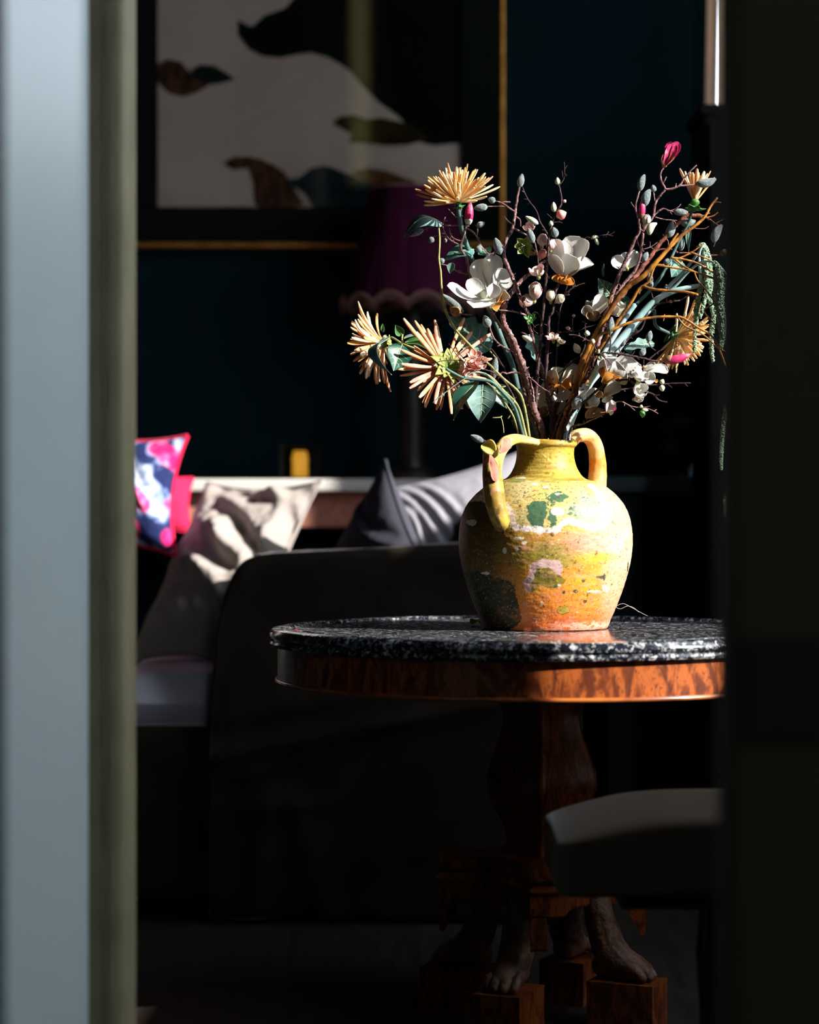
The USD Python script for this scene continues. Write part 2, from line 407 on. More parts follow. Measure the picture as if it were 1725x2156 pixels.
for nm, (y0, y1, z1) in (('window_1', (W1[0], W1[1], W1[3])), ('window_2', (W2[0], W2[1], W2[3]))):
    t = .03
    struct(nm, join(box(XR + .02, XR + .10, y0 - t, y0, SILL, z1), box(XR + .02, XR + .10, y1, y1 + t, SILL, z1),
                    box(XR + .02, XR + .10, y0 - t, y1 + t, SILL - t, SILL), box(XR + .02, XR + .10, y0 - t, y1 + t, z1, z1 + t)), 'white_paint', 'white frame of a tall window in the right wall')

def shutters(y0, y1, z0, z1, label):
    t = thing('shutter', label, 'shutter', (XR + .04, (y0 + y1) / 2, z0))
    m = (y0 + y1) / 2
    for a, c in ((y0 + .002, m - .001), (m + .001, y1 - .002)):
        p = obj('panel', rbox(XR + .03, XR + .052, a, c, z0, z1, .003), 'dark_wood', t)
        obj('raised_field', rbox(XR + .022, XR + .034, a + .07, c - .07, z0 + .09, z1 - .09, .004), 'dark_wood', p)
def voile(y0, y1, z0, z1, label):
    u = np.linspace(y0 + .005, y1 - .005, 60); v = np.linspace(z0, z1, 8)
    U, V = np.meshgrid(u, v, indexing='ij')
    P = np.stack([XR + .04 + .012 * np.sin(U * 62) * (0.4 + 0.6 * (z1 - V) / (z1 - z0)), U, V], -1).reshape(-1, 3)
    t = thing('added_cafe_curtain', label, 'curtain', (XR + .04, (y0 + y1) / 2, z0))
    obj('voile', solid_sheet(P, 60, 8, .0006), 'voile', t)
    obj('rod', tube([(XR + .04, y0 + .002, z1 + .002), (XR + .04, y1 - .002, z1 + .002)], .006), 'brass', t)
voile(W1[0], W1[1], SILL + .02, W1[2], 'unseen cafe curtain added over the lower half of the nearer side window to soften its light')  # added out of view: stops low sun and spreads it as soft fill
shutters(W2[0], W2[1], SILL + .004, W2[2], 'unseen dark shutters added over the lower half of the farther side window to block its light')  # added out of view to keep low light off the sofa and floor

# left: white door leaf, olive architrave
DT = math.radians(20.0)
dp = np.array([-.4555, 3.225]); dd = np.array([-math.sin(DT), -math.cos(DT)]); dn = np.array([-math.cos(DT), math.sin(DT)])
def leaf_prism(a, b, d0, d1, z0, z1):
    q = [dp + dd * a + dn * d0, dp + dd * b + dn * d0, dp + dd * b + dn * d1, dp + dd * a + dn * d1]
    m = trimesh.creation.extrude_polygon(sg.Polygon(q), z1 - z0, engine='earcut'); m.apply_translation((0, 0, z0)); return m
DOOR = thing('door_1', 'white painted door leaf standing open at the left', None, (dp[0], dp[1], 0), kind='structure')
obj('leaf', leaf_prism(.004, .80, 0, .045, .006, 2.6), 'door_white', DOOR)
obj('stile_edge', tube([(dp[0] + dn[0] * .012, dp[1] + dn[1] * .012, .006), (dp[0] + dn[0] * .012, dp[1] + dn[1] * .012, 2.6)], .012, 10), 'door_white', DOOR)
# architrave: two stepped strips and the bead between them
def strip(px0, px1, y0, y1, r):
    return rbox((px0 - CX) / FPX * y0, (px1 - CX) / FPX * y0, y0, y1, 0, 2.9, r)
TR = thing('trim_1', 'olive painted architrave with two stepped mouldings left of the opening', None, (-.43, 3.3, 0), kind='structure')
obj('outer_moulding', strip(183, 218, 3.27, 3.40, .004), 'olive_paint', TR)
obj('bead', tube([((220 - CX) / FPX * 3.262, 3.266, 0), ((220 - CX) / FPX * 3.262, 3.266, 2.9)], .0045, 10), 'olive_paint', TR)
obj('inner_moulding', strip(222, 262, 3.25, 3.40, .012), 'olive_paint', TR)
struct('trim_2', box(XL, (185 - CX) / FPX * 3.27, 3.29, 3.41, 0, CEIL), 'teal_wall', 'return of wall behind the white door')

# right: dark door leaf standing near the camera, with a rim lock
D2 = thing('door_2', 'near black painted door leaf filling the right edge', None, (.29, 2.04, 0), kind='structure')
x0 = (1536 - CX) / FPX * 2.0
obj('leaf', rbox(x0, x0 + .82, 2.0, 2.045, .006, 2.55, .012), 'black_paint', D2)
obj('rim_lock', rbox(x0 + .012, x0 + .16, 1.985, 2.002, CAMZ - (1560 - CY) / FPX * 2, CAMZ - (1345 - CY) / FPX * 2, .003), 'iron', D2)

# ------------------------------------------------------------------ picture on the far wall
YP = 6.93
def wp(px, py, y=YP):
    return W(px, py, y)
ptop = 3.05
gx0, gx1, gz0 = wp(256, 0)[0], wp(1063, 0)[0], wp(0, 521)[2]
pic = thing('framed_picture', 'large gilt edged picture of dark drifting shapes on the teal wall', 'picture', ((gx0 + gx1) / 2, YP, gz0))
bw = .016
obj('gilt_edge', rbox(gx0, gx1, YP - .012, YB - .004, gz0, gz0 + bw, .005), 'gold', pic)
obj('gilt_edge', rbox(gx1 - bw, gx1, YP - .012, YB - .004, gz0 + bw, ptop, .005), 'gold', pic)
obj('gilt_edge', rbox(gx0, gx0 + bw, YP - .012, YB - .004, gz0 + bw, ptop, .005), 'gold', pic)
obj('gilt_edge', rbox(gx0 + bw, gx1 - bw, YP - .012, YB - .004, ptop - bw, ptop, .005), 'gold', pic)
qx0, qx1, qz0, qz1 = wp(331, 0)[0], wp(972, 0)[0], wp(0, 436)[2], ptop - .12
fr = lambda a, b, c, d: rbox(a, b, YP - .004, YB - .006, c, d, .004)
obj('frame_rail', fr(gx0 + bw, gx1 - bw, gz0 + bw, qz0), 'frame_dark', pic)
obj('frame_rail', fr(gx0 + bw, gx1 - bw, qz1, ptop - bw), 'frame_dark', pic)
obj('frame_rail', fr(gx0 + bw, qx0, qz0, qz1), 'frame_dark', pic)
obj('frame_rail', fr(qx1, gx1 - bw, qz0, qz1), 'frame_dark', pic)
sheet = obj('print', box(qx0, qx1, YP + .018, YP + .022, qz0, qz1), 'print_paper', pic)
def printed(pts, m, k, wob=1.0):
    p = sg.Polygon([(wp(x, y)[0], wp(x, y)[2]) for x, y in pts]).buffer(0)
    p = p.buffer(.012 * wob, 6).buffer(-.012 * wob, 6).intersection(sg.box(qx0, qz0, qx1, qz1))
    for g in getattr(p, 'geoms', [p]):
        if g.is_empty or g.geom_type != 'Polygon':
            continue
        e = trimesh.creation.extrude_polygon(g, .0006, engine='earcut')
        v = np.array(e.vertices)
        obj('printed_shape', (np.stack([v[:, 0], YP + .0178 - k * .0008 - v[:, 2], v[:, 1]], 1), np.array(e.faces)[:, ::-1]), m, sheet)
printed([(500, 40), (530, 55), (556, 30), (600, 15), (640, -30), (660, -140), (1000, -160), (1000, 306), (960, 300), (915, 305), (890, 300), (862, 268), (838, 242), (800, 215), (765, 180), (740, 150), (715, 132), (690, 118),
         (655, 108), (625, 112), (590, 120), (552, 116), (522, 100), (500, 70)], 'print_black', 1)
printed([(700, 258), (715, 244), (745, 240), (775, 250), (800, 246), (830, 252), (870, 262), (905, 292), (860, 303), (815, 305), (770, 300), (735, 298), (742, 280), (718, 268)], 'print_olive', 2)
printed([(331, 132), (352, 122), (380, 128), (398, 150), (425, 160), (438, 178), (415, 192), (385, 202), (355, 195), (331, 172)], 'print_brown', 1, .6)
printed([(400, 146), (420, 134), (450, 136), (474, 150), (494, 164), (470, 172), (440, 176), (412, 166)], 'print_green', 2, .6)
printed([(468, 342), (492, 328), (525, 328), (550, 334), (580, 348), (600, 362), (618, 392), (640, 430), (560, 450), (535, 425), (532, 385), (522, 352), (490, 356)], 'print_brown', 1, .5)
printed([(596, 378), (630, 372), (655, 352), (685, 346), (720, 360), (750, 370), (790, 392), (800, 450), (668, 450), (640, 405)], 'print_blue', 2, .6)
printed([(742, 362), (775, 352), (815, 358), (850, 372), (890, 388), (900, 450), (800, 450), (790, 392)], 'print_brown', 1, .6)
obj('glass', box(qx0, qx1, YP + .006, YP + .008, qz0, qz1), 'glazing', pic)

# ------------------------------------------------------------------ pale ledge, lantern, lamp, far right furniture
zt = W(0, 1010, 6.72)[2]
con = thing('console_table', 'low white topped console against the teal wall behind the sofa', 'console', (-.2, 6.8, 0))
cx0, cx1 = W(378, 0, 6.7)[0], W(1010, 0, 6.7)[0]
obj('top', rbox(cx0, cx1, 6.58, 6.97, zt - .036, zt, .006), 'white_paint', con)
obj('frieze', rbox(cx0 + .02, cx1 - .02, 6.62, 6.96, zt - .14, zt - .036, .004), 'jug_chip', con)
for x in (cx0 + .03, cx1 - .08):
    for y in (6.63, 6.90):
        obj('leg', rbox(x, x + .05, y, y + .05, 0, zt - .14, .006), 'dark_wood', con)

yl = 6.72
lan = thing('candle_lantern', 'small black lantern with an amber glass given an added glow standing on the white console', 'lantern', (*W(632, 0, yl)[:2], zt))
lx, lw = W(632, 0, yl)[0], 37 / FPX * yl
lh = W(0, 938, yl)[2] - zt
for sx in (-1, 1):
    for sy in (-1, 1):
        obj('post', rbox(lx + sx * lw - .005, lx + sx * lw + .005, yl + sy * lw - .005, yl + sy * lw + .005, zt, zt + lh, .0015), 'iron', lan)
obj('roof', rbox(lx - lw - .006, lx + lw + .006, yl - lw - .006, yl + lw + .006, zt + lh - .006, zt + lh, .002), 'iron', lan)
obj('base', rbox(lx - lw - .006, lx + lw + .006, yl - lw - .006, yl + lw + .006, zt, zt + .006, .002), 'iron', lan)
obj('back_panel', rbox(lx - lw, lx + lw, yl + lw - .003, yl + lw + .003, zt + .004, zt + lh - .004, .001), 'iron', lan)
gr = 17 / FPX * yl
obj('glass_cup', lathe([(0, 0), (gr * .9, 0), (gr, .01), (gr * .94, .035), (gr, .055), (gr * .8, .078), (gr * .7, .078), (gr * .9, .055), (gr * .8, .01), (0, .006)], 28, (lx, yl, zt + .0065)), 'added_glow_amber', lan)

ylm = 6.72
lmx = W(866, 0, ylm)[0]
lamp = thing('table_lamp', 'table lamp with a plum scalloped and fringed shade on a dark column', 'lamp', (lmx, ylm, zt))
zs0, zs1 = W(0, 648, ylm)[2], W(0, 400, ylm)[2]
r0, r1 = 146 / FPX * ylm, 84 / FPX * ylm
NS = 12
n = 240
th = np.arange(n) / n * 2 * np.pi
sc = np.abs(np.sin(th * NS / 2 + .35)) ** .8
rows = []
for k in np.linspace(0, 1, 14):
    rr = r0 + (r1 - r0) * (k ** .8)
    rr = rr * (1 - .018 * (1 - np.abs(np.cos(th * NS / 2 + .35))) )
    z0 = zs0 + .030 * sc
    rows.append(np.stack([lmx + rr * np.cos(th), ylm + rr * np.sin(th), z0 + (zs1 - z0) * k], 1))
V = np.vstack(rows)
F = grid_faces(14, n, True)
m = trimesh.Trimesh(V, F, process=False)
inner = np.array([lmx, ylm, 0]) + (V - [lmx, ylm, 0]) * [.985, .985, 1]
shade = obj('lamp_shade', (np.vstack([V, inner]), np.vstack([F, F[:, ::-1] + len(V)])), 'shade_purple', lamp)
obj('hem_braid', tube(np.vstack([rows[0], rows[0][:1]]), .0045, 6), 'fringe', shade, label='dull pink braid along the scallops')
fr_ = []
rs = np.random.RandomState(3)
for k in range(0, n, 1):
    p = rows[0][k]
    fr_.append(tube([p, p + [rs.uniform(-.002, .002), rs.uniform(-.002, .002), -.012], p + [rs.uniform(-.003, .003), rs.uniform(-.003, .003), -.024 - .004 * rs.rand()]], [.0012, .0011, .0008], 4))
obj('fringe_threads', join(*fr_), 'fringe', shade, kind='stuff')
for k in range(0, n, 20):
    P = [r[k] + unit(r[k] - [lmx, ylm, r[k][2]]) * .001 for r in rows]
    obj('rib', tube(P, .002, 5), 'shade_purple', shade)
obj('shade_ring', tube(np.vstack([rows[-1], rows[-1][:1]]), .003, 6), 'fringe', lamp)
cr = 25 / FPX * ylm
obj('column', lathe([(0, 0), (cr * 2.1, 0), (cr * 2.1, .02), (cr * 1.3, .035), (cr * 1.0, .06), (cr * 1.12, .12), (cr, .2), (cr * 1.05, .30), (cr * .98, .40), (cr * .9, zs0 - zt + .0), (cr * .5, zs0 - zt + .03), (.004, zs0 - zt + .06), (.004, zs1 - zt - .02), (0, zs1 - zt - .02)], 36, (lmx, ylm, zt)), 'dark_wood', lamp)
obj('spider', join(tube([(lmx - r1, ylm, zs1), (lmx + r1, ylm, zs1)], .002, 5), tube([(lmx, ylm - r1, zs1), (lmx, ylm + r1, zs1)], .002, 5), tube([(lmx, ylm, zs1 - .03), (lmx, ylm, zs1 + .03)], .004, 6)), 'iron', lamp)

# mantel shelf with urn, dark picture and glass dish
ym = 6.45
zm = W(0, 1003, ym)[2]
mx0, mx1 = W(1262, 0, ym)[0], 1.62
man = thing('mantelpiece', 'dark teal painted mantelpiece in the shadows right of the jug', 'mantelpiece', ((mx0 + mx1) / 2, 6.7, 0))
obj('shelf', rbox(mx0, mx1, ym, 6.99, zm - .046, zm, .006), 'teal_gloss', man)
obj('frieze', rbox(mx0 + .03, mx1 - .03, ym + .05, 6.98, zm - .22, zm - .046, .004), 'near_dark', man)
obj('jamb', rbox(mx0 + .03, mx0 + .2, ym + .06, 6.98, 0, zm - .22, .004), 'near_dark', man)
obj('jamb', rbox(mx1 - .2, mx1 - .03, ym + .06, 6.98, 0, zm - .22, .004), 'near_dark', man)
obj('fireback', rbox(mx0 + .2, mx1 - .2, 6.9, 6.98, 0, zm - .22, .004), 'iron', man)
yp = 6.8
dk = thing('dark_picture', 'small black framed picture leaning on the mantelpiece behind the jug handle', 'picture', (W(1320, 0, yp)[0], yp, zm))
ax0, ax1, az1 = W(1268, 0, yp)[0], W(1366, 0, yp)[0], W(0, 882, yp)[2]
obj('frame', join(rbox(ax0, ax1, yp, yp + .02, zm, zm + .02, .003), rbox(ax0, ax1, yp, yp + .02, az1 - .02, az1, .003), rbox(ax0, ax0 + .02, yp, yp + .02, zm, az1, .003), rbox(ax1 - .02, ax1, yp, yp + .02, zm, az1, .003)), 'iron', dk)
obj('canvas', box(ax0 + .015, ax1 - .015, yp + .006, yp + .014, zm + .015, az1 - .015), 'print_black', dk)
yu = 6.65
ux = W(1428, 0, yu)[0]
us = FPX / yu
urn = thing('urn', 'dark lidded urn standing on the mantelpiece against the teal wall', 'urn', (ux, yu, zm))
pr = [(0, 1003), (30, 1003), (30, 996), (16, 990), (14, 980), (30, 965), (38, 945), (40, 930), (34, 915), (30, 905), (42, 900), (42, 892), (0, 892)]
obj('body', lathe([(r / us, (1003 - y) / us) for r, y in pr], 36, (ux, yu, zm)), 'urn_dark', urn)
obj('lid', lathe([(0, 111 / us), (38 / us, 111 / us), (34 / us, 117 / us), (14 / us, 124 / us), (5 / us, 128 / us), (7 / us, 135 / us), (0, 140 / us)], 28, (ux, yu, zm + .0005)), 'urn_dark', urn)
yd = 6.56
dx = W(1457, 0, yd)[0]
obj_d = thing('glass_dish', 'small shallow blue glass dish at the front of the mantelpiece', 'dish', (dx, yd, zm))
q = 1.37e-3
obj('bowl', lathe([(0, .0), (10 * q, 0), (9 * q, .006), (16 * q, .014), (24 * q, .03), (23 * q, .031), (14 * q, .018), (0, .01)], 32, (dx, yd, zm + .0005)), 'clear_glass', obj_d)

yc = 6.35
cab = thing('tall_cabinet', 'tall near black cabinet at the right with a pale curtain rising behind it', 'cabinet', (1.02, 6.2, 0))
kx0, kx1, kz = W(1478, 0, 6.1)[0], W(1478, 0, 6.1)[0] + .62, W(0, 218, 6.1)[2]
obj('body', rbox(kx0 + .01, kx1 - .01, 6.11, 6.40, .06, kz - .03, .004), 'iron', cab)
obj('cornice', rbox(kx0 - .006, kx1 + .006, 6.10, 6.41, kz - .03, kz, .008), 'iron', cab)
obj('plinth', rbox(kx0, kx1, 6.105, 6.40, 0, .06, .004), 'iron', cab)
for i in range(2):
    a = kx0 + .02 + i * .29
    dr = obj('door', rbox(a, a + .285, 6.095, 6.112, .08, kz - .05, .004), 'iron', cab)
    obj('knob', lathe([(0, 0), (.008, .002), (.010, .010), (0, .016)], 14, (a + (.26 if i == 0 else .02), 6.09, 1.1)), 'brass', dr)
ycu = 6.93
cu = thing('curtain', 'pale beige curtain hanging in daylight at the top right, beyond the cabinet', 'curtain', (W(1508, 0, ycu)[0], ycu, 1.9))
def drape(px0, px1, amp, ph):
    a, b = W(px0, 0, ycu)[0], W(px1, 0, ycu)[0]
    u = np.linspace(a, b, 26); v = np.linspace(1.9, 3.35, 10)
    U, V = np.meshgrid(u, v, indexing='ij')
    P = np.stack([U + .004 * np.sin(V * 5 + ph), ycu + amp * np.sin((U - a) / (b - a) * 2.2 * np.pi + ph) + .0 * V, V], -1).reshape(-1, 3)
    return solid_sheet(P, 26, 10, .001)
obj('drape', drape(1489, 1514, .010, .6), 'curtain', cu)
obj('drape', drape(1516, 1620, .022, 2.2), 'curtain', cu)
obj('rail', tube([(W(1470, 0, ycu)[0], ycu, 3.36), (W(1640, 0, ycu)[0], ycu, 3.36)], .012, 10), 'iron', cu)

# pale thing just showing past the olive trim
yv = 6.1
vx = W(254, 0, yv)[0]
vs = thing('chair', 'pale cream chair whose rounded back edge just shows past the olive trim', 'chair', (vx - .2, yv, 0))
zc = W(0, 870, yv)[2]
obj('backrest', rbox(vx - .42, W(270, 0, yv)[0], yv - .03, yv + .03, .55, zc, .028), 'cream', vs)
obj('seat', rbox(vx - .43, W(268, 0, yv)[0], yv - .46, yv - .031, .40, .50, .03), 'cream', vs)
for x in (vx - .40, vx - .02):
    obj('leg', rbox(x, x + .03, yv - .02, yv + .02, 0, .55, .006), 'dark_wood', vs)
    obj('leg', rbox(x, x + .03, yv - .44, yv - .40, 0, .40, .006), 'dark_wood', vs)

# ------------------------------------------------------------------ sofa, seen from its end
def wrinkle(v, amp, sc, seed=0, axis=1):
    q = v.copy()
    q[:, axis] += amp * (meshkit.fbm(v * np.array(sc), 4, seed) - .5)
    return q

YS = 5.38
sofa = thing('sofa', 'large dark slate sofa seen from its arm end, pale seat at the left', 'sofa', (-.1, 6.1, 0))
# near arm: outline in the picture plane, made deep
arm = [(438, 2140), (441, 1900), (440, 1700), (441, 1500), (448, 1400), (458, 1310), (470, 1255), (486, 1215), (508, 1184), (535, 1172), (565, 1167), (650, 1163), (760, 1157), (870, 1150), (970, 1146), (1100, 1143), (1190, 1146), (1215, 1180), (1225, 1260), (1228, 2140)]
ap = sg.Polygon([(W(x, y, YS)[0], max(W(x, y, YS)[2], .012)) for x, y in arm])
def prism_y(poly, y0, y1, edge=.03, nseg=5):
    """A polygon of (x, z) made deep along y with rounded front and back edges."""
    ms = []
    for s in range(nseg + 1):
        a = s / nseg * math.pi / 2
        d = edge * (1 - math.cos(a)) if False else edge * (1 - math.sin(a))
        ms.append((d, edge * (1 - math.cos(a))))
    rings = []
    N = 180
    base = poly
    for ins, off in ms:
        g = base.buffer(-ins, 8) if ins > 1e-6 else base
        ex = g.exterior
        pts = np.array([ex.interpolate(t, True).coords[0] for t in np.arange(N) / N])
        c = pts - np.array(base.centroid.coords[0])
        k = np.argmin(np.abs(np.arctan2(c[:, 1], c[:, 0]) - 3.0))
        pts = np.roll(pts, -k, 0)
        if shapely.geometry.LinearRing(pts).is_ccw is False:
            pts = pts[::-1]
        rings.append((pts, off))
    seq = [(p, y0 + o) for p, o in rings]
    seq += [(p, y1 - o) for p, o in reversed(rings)]
    V = np.vstack([np.stack([p[:, 0], np.full(N, y), p[:, 1]], 1) for p, y in seq])
    F = grid_faces(len(seq), N, True)
    return V, F, N, len(seq)
# dense front sheet so that the slipcover can carry its folds
def arm_mesh():
    y0, y1, edge = YS, YS + .30, .05
    bx0, bz0, bx1, bz1 = ap.bounds
    m = trimesh.creation.extrude_polygon(ap, y1 - y0, engine='earcut')
    mm = m3.Manifold(m3.Mesh(np.asarray(m.vertices, np.float32), np.asarray(m.faces, np.uint32)))
    mm = mm.refine_to_length(.022)
    v, f, _ = meshkit.arrays(mm)
    v = np.stack([v[:, 0], y0 + v[:, 2], v[:, 1]], 1); f = f[:, ::-1]
    tm = trimesh.Trimesh(v, f, process=True)
    trimesh.smoothing.filter_taubin(tm, iterations=30)
    v = np.array(tm.vertices)
    # folds of the cover on the front: two long diagonal creases and finer crumples
    X, Z = v[:, 0], v[:, 2]
    front = np.clip((y0 + .12 - v[:, 1]) / .1, 0, 1)
    def crease(px0, py0, px1, py1, amp, wid):
        a, b = W(px0, py0, YS), W(px1, py1, YS)
        d = np.array([b[0] - a[0], b[2] - a[2]]); ln = np.hypot(*d); d /= ln
        u = ((X - a[0]) * d[0] + (Z - a[2]) * d[1]) / ln
        w = -(X - a[0]) * d[1] + (Z - a[2]) * d[0]
        return amp * np.exp(-(w / wid) ** 2) * np.exp(-np.clip(np.abs(u - .5) - .5, 0, 9) ** 2 * 60)
    disp = crease(450, 1595, 1000, 1490, .022, .018) + crease(450, 1640, 640, 1600, .012, .014) + crease(520, 1705, 700, 1690, .012, .016) + crease(560, 1690, 530, 1950, .014, .03) \
        + crease(620, 1690, 700, 1960, .012, .03) + crease(460, 1520, 700, 1470, .008, .012)
    disp += .016 * (meshkit.fbm(v * np.array([7, 1, 11.]), 3, 5) - .5)
    v[:, 1] -= disp * front
    return v, np.array(tm.faces)
obj('arm', arm_mesh(), 'slate_cloth', sofa, smooth=True)
sx0 = W(205, 0, 5.5)[0]; ax0_ = W(440, 0, YS)[0]
zs = W(0, 1405, 5.6)[2]
def cushion_block(x0, x1, y0, y1, z0, z1, crown, seed, wr=.006):
    n = 26
    s = np.linspace(-1, 1, n)
    A, B = np.meshgrid(s, s, indexing='ij')
    def side(sign):
        e = (1 - np.abs(A) ** 8) ** .5 * (1 - np.abs(B) ** 8) ** .5
        zc = (z0 + z1) / 2
        return np.stack([(x0 + x1) / 2 + (x1 - x0) / 2 * A, (y0 + y1) / 2 + (y1 - y0) / 2 * B, zc + sign * ((z1 - z0) / 2 * e ** .6 + crown * (1 - A ** 2) * (1 - B ** 2))], -1)
    T, Bo = side(1), side(-1)
    T[..., 2] += wr * (meshkit.fbm(T * 9, 3, seed) - .5)
    f = grid_faces(n, n)
    return np.vstack([T.reshape(-1, 3), Bo.reshape(-1, 3)]), np.vstack([f[:, ::-1] * 1, f + n * n])[:, ::-1]
obj('seat_cushion', cushion_block(sx0, .32, YS + .10, 6.52, zs - .16, zs + .0, .015, 3), 'seat_cloth', sofa, smooth=True, label='pale grey seat cushion')
obj('seat_base', rbox(sx0 + .02, .38, YS + .05, 6.54, .05, zs - .13, .03), 'slate_cloth', sofa)
obj('back', rbox(.10, .42, YS + .32, 6.54, .3, W(0, 1070, 5.9)[2], .08), 'slate_cloth', sofa)
obj('far_arm', rbox(ax0_, .42, 6.30, 6.54, .3, W(0, 1165, 6.3)[2], .06), 'slate_cloth', sofa)

# cushions
def pillow(c, right, up, w, h, t, seed, folds=(), n=72, wr=.008, ear=.10):
    """c: centre; right, up: unit axes of its face; the front looks along right x up."""
    right, up = unit(right), unit(up)
    nrm = np.cross(right, up)
    s = np.linspace(-1, 1, n)
    A, B = np.meshgrid(s, s, indexing='ij')
    pin = 1 - ear * (1 - A ** 2) * 0
    X = A * w / 2 * (1 - ear * (1 - B ** 2)); Z = B * h / 2 * (1 - ear * (1 - A ** 2))
    prof = ((1 - A ** 2).clip(0) ** .55) * ((1 - B ** 2).clip(0) ** .55)
    base = np.stack([A * w, B * h, np.zeros_like(A)], -1)
    ff = wr * (meshkit.fbm(base * 13 + seed * 3.1, 4, seed) - .5) * 2 * (prof ** .4)
    for (a0, b0, a1, b1, amp, wid) in folds:
        d = np.array([a1 - a0, b1 - b0]); ln = np.hypot(*d); d = d / ln
        u = ((A - a0) * d[0] + (B - b0) * d[1]) / ln
        k = -(A - a0) * d[1] + (B - b0) * d[0] + .10 * np.sin(u * 4 + seed)
        ff = ff + amp * (np.exp(-(k / wid) ** 2) - .7 * np.exp(-((k - 1.7 * wid) / wid) ** 2)) * np.exp(-(np.clip(np.abs(u - .5) - .35, 0, 9) / .25) ** 2) * prof ** .35
    out = []
    for sg_ in (1, -1):
        d = t / 2 * prof + (ff if sg_ > 0 else .5 * wr * (meshkit.fbm(base * 11 + 7, 3, seed + 9) - .5) * prof ** .4)
        P = np.asarray(c) + X[..., None] * right + Z[..., None] * up + (sg_ * d)[..., None] * nrm
        out.append(P.reshape(-1, 3))
    f = grid_faces(n, n)
    return np.vstack(out), np.vstack([f, f[:, ::-1] + n * n])

def edge_cord(c, right, up, w, h, ear, r):
    right, up = unit(right), unit(up)
    s = np.linspace(-1, 1, 40)
    P = []
    for (A, B) in ((s, -np.ones(40)), (np.ones(40), s), (-s, np.ones(40)), (-np.ones(40), -s)):
        X = A * w / 2 * (1 - ear * (1 - B ** 2)); Z = B * h / 2 * (1 - ear * (1 - A ** 2))
        P.append(np.asarray(c) + X[:, None] * right + Z[:, None] * up)
    return tube(np.vstack(P), r, 6)

def axes(roll, yaw, pitch):
    """roll: clockwise turn in the picture; yaw: face turned to the right; pitch: face tipped up. Degrees."""
    r, y, p = map(math.radians, (roll, yaw, pitch))
    right = np.array([math.cos(y), math.sin(y), 0.0]); nrm = np.array([math.sin(y), -math.cos(y), 0.0]); up = np.array([0, 0, 1.0])
    up, nrm = up * math.cos(p) - nrm * math.sin(p), nrm * math.cos(p) + up * math.sin(p)
    right, up = right * math.cos(r) - up * math.sin(r), up * math.cos(r) + right * math.sin(r)
    return right, up, np.cross(right, up)

c1 = thing('cushion', 'pale linen cushion with deep creases leaning in the middle of the sofa', 'cushion', W(480, 1200, 5.80))
U = unit((.33, .45, .83)); R = unit((.8, -.587, 0)); C1 = W(472, 1203, 5.86)
obj('cover', pillow(C1, R, U, .39, .56, .16, 2,
    [(-.2, .80, .9, .25, .034, .11), (.0, .98, .95, .60, .026, .09), (-.5, .55, .8, -.25, .036, .13), (-.4, .1, .7, -.70, .028, .12), (.2, .65, .98, -.1, .026, .09), (-.8, .95, .1, .4, .020, .11), (.5, .98, .8, .3, .022, .08), (-.6, .8, .3, .0, .024, .10), (.1, -.1, .9, -.5, .024, .10)], wr=.018, n=110), 'linen', c1, smooth=True)
obj('piping', edge_cord(C1, R, U, .39, .56, .10, .0035), 'linen', c1)

# floral cushion: pattern carried by the cloth itself
n_ = {'tc': ('texture_coordinate', {}), 'v': ('voronoi_texture', {'scale': 13.0, 'feature': 'smooth_f1', 'smoothness': .3}), 'r': ('map_range', {'from_min': .30, 'from_max': .40, 'to_min': 1.0, 'to_max': 0.0, 'clamp': True}),
      'n': ('noise_texture', {'scale': 14.0, 'detail': 3.0, 'distortion': 1.0}), 'r2': ('rgb_ramp', {'ramp': [(0, (.010, .010, .035)), (.44, (.02, .03, .11)), (.5, (.22, .30, .55)), (.62, (.55, .62, .80))]}),
      'pk': ('rgb_ramp', {'ramp': [(0, (.35, .005, .05)), (.45, (.75, .02, .16)), (.6, (.85, .10, .30)), (.75, (.85, .40, .55))]}), 'n2': ('noise_texture', {'scale': 30.0, 'detail': 2.0}),
      'm': ('mix', {}), 'p': ('principled_bsdf', {'roughness': .9, 'specular_ior_level': .1})}
LOOK['floral'] = usdkit.material(stage, '/World/Looks/floral', n_, [('tc.object', 'v.vector'), ('tc.object', 'n.vector'), ('tc.object', 'n2.vector'), ('v.distance', 'r.value'), ('n.fac', 'r2.fac'), ('n2.fac', 'pk.fac'),
    ('r.result', 'm.fac'), ('r2.color', 'm.color1'), ('pk.color', 'm.color2'), ('m.color', 'p.base_color')], surface='p.BSDF')
c2 = thing('cushion', 'flowered blue and pink cushion with a magenta edge, half hidden by the olive trim', 'cushion', W(300, 1100, 5.95))
R, U, N = axes(4, -20, 4)
C2 = W(252, 1034, 5.95)
obj('cover', pillow(C2, R, U, .36, .31, .20, 7, [(.2, .8, .7, -.4, .012, .1)], wr=.010, ear=.16), 'floral', c2, smooth=True)
obj('piping', edge_cord(C2, R, U, .36, .31, .16, .006), 'pink_cloth', c2, label='magenta piped edge')
c2b = thing('cushion', 'plain magenta cushion peeping out between the flowered and the linen cushion', 'cushion', W(380, 1100, 6.15))
R, U, N = axes(3, 14, 8)
obj('cover', pillow(W(298, 1058, 6.22), R, U, .28, .15, .09, 9), 'pink_cloth', c2b, smooth=True)
obj('piping', edge_cord(W(298, 1058, 6.22), R, U, .28, .15, .10, .004), 'pink_cloth', c2b)
c3 = thing('cushion', 'charcoal cushion with its shaded face towards the left, right of the linen one', 'cushion', W(770, 1100, 5.68))
R, U, N = axes(-40, -62, 0)
obj('cover', pillow(W(786, 1217, 5.66), R, U, .48, .36, .17, 13, [(.5, .9, .9, -.6, .010, .07)], wr=.007), 'navy_cloth', c3, smooth=True)
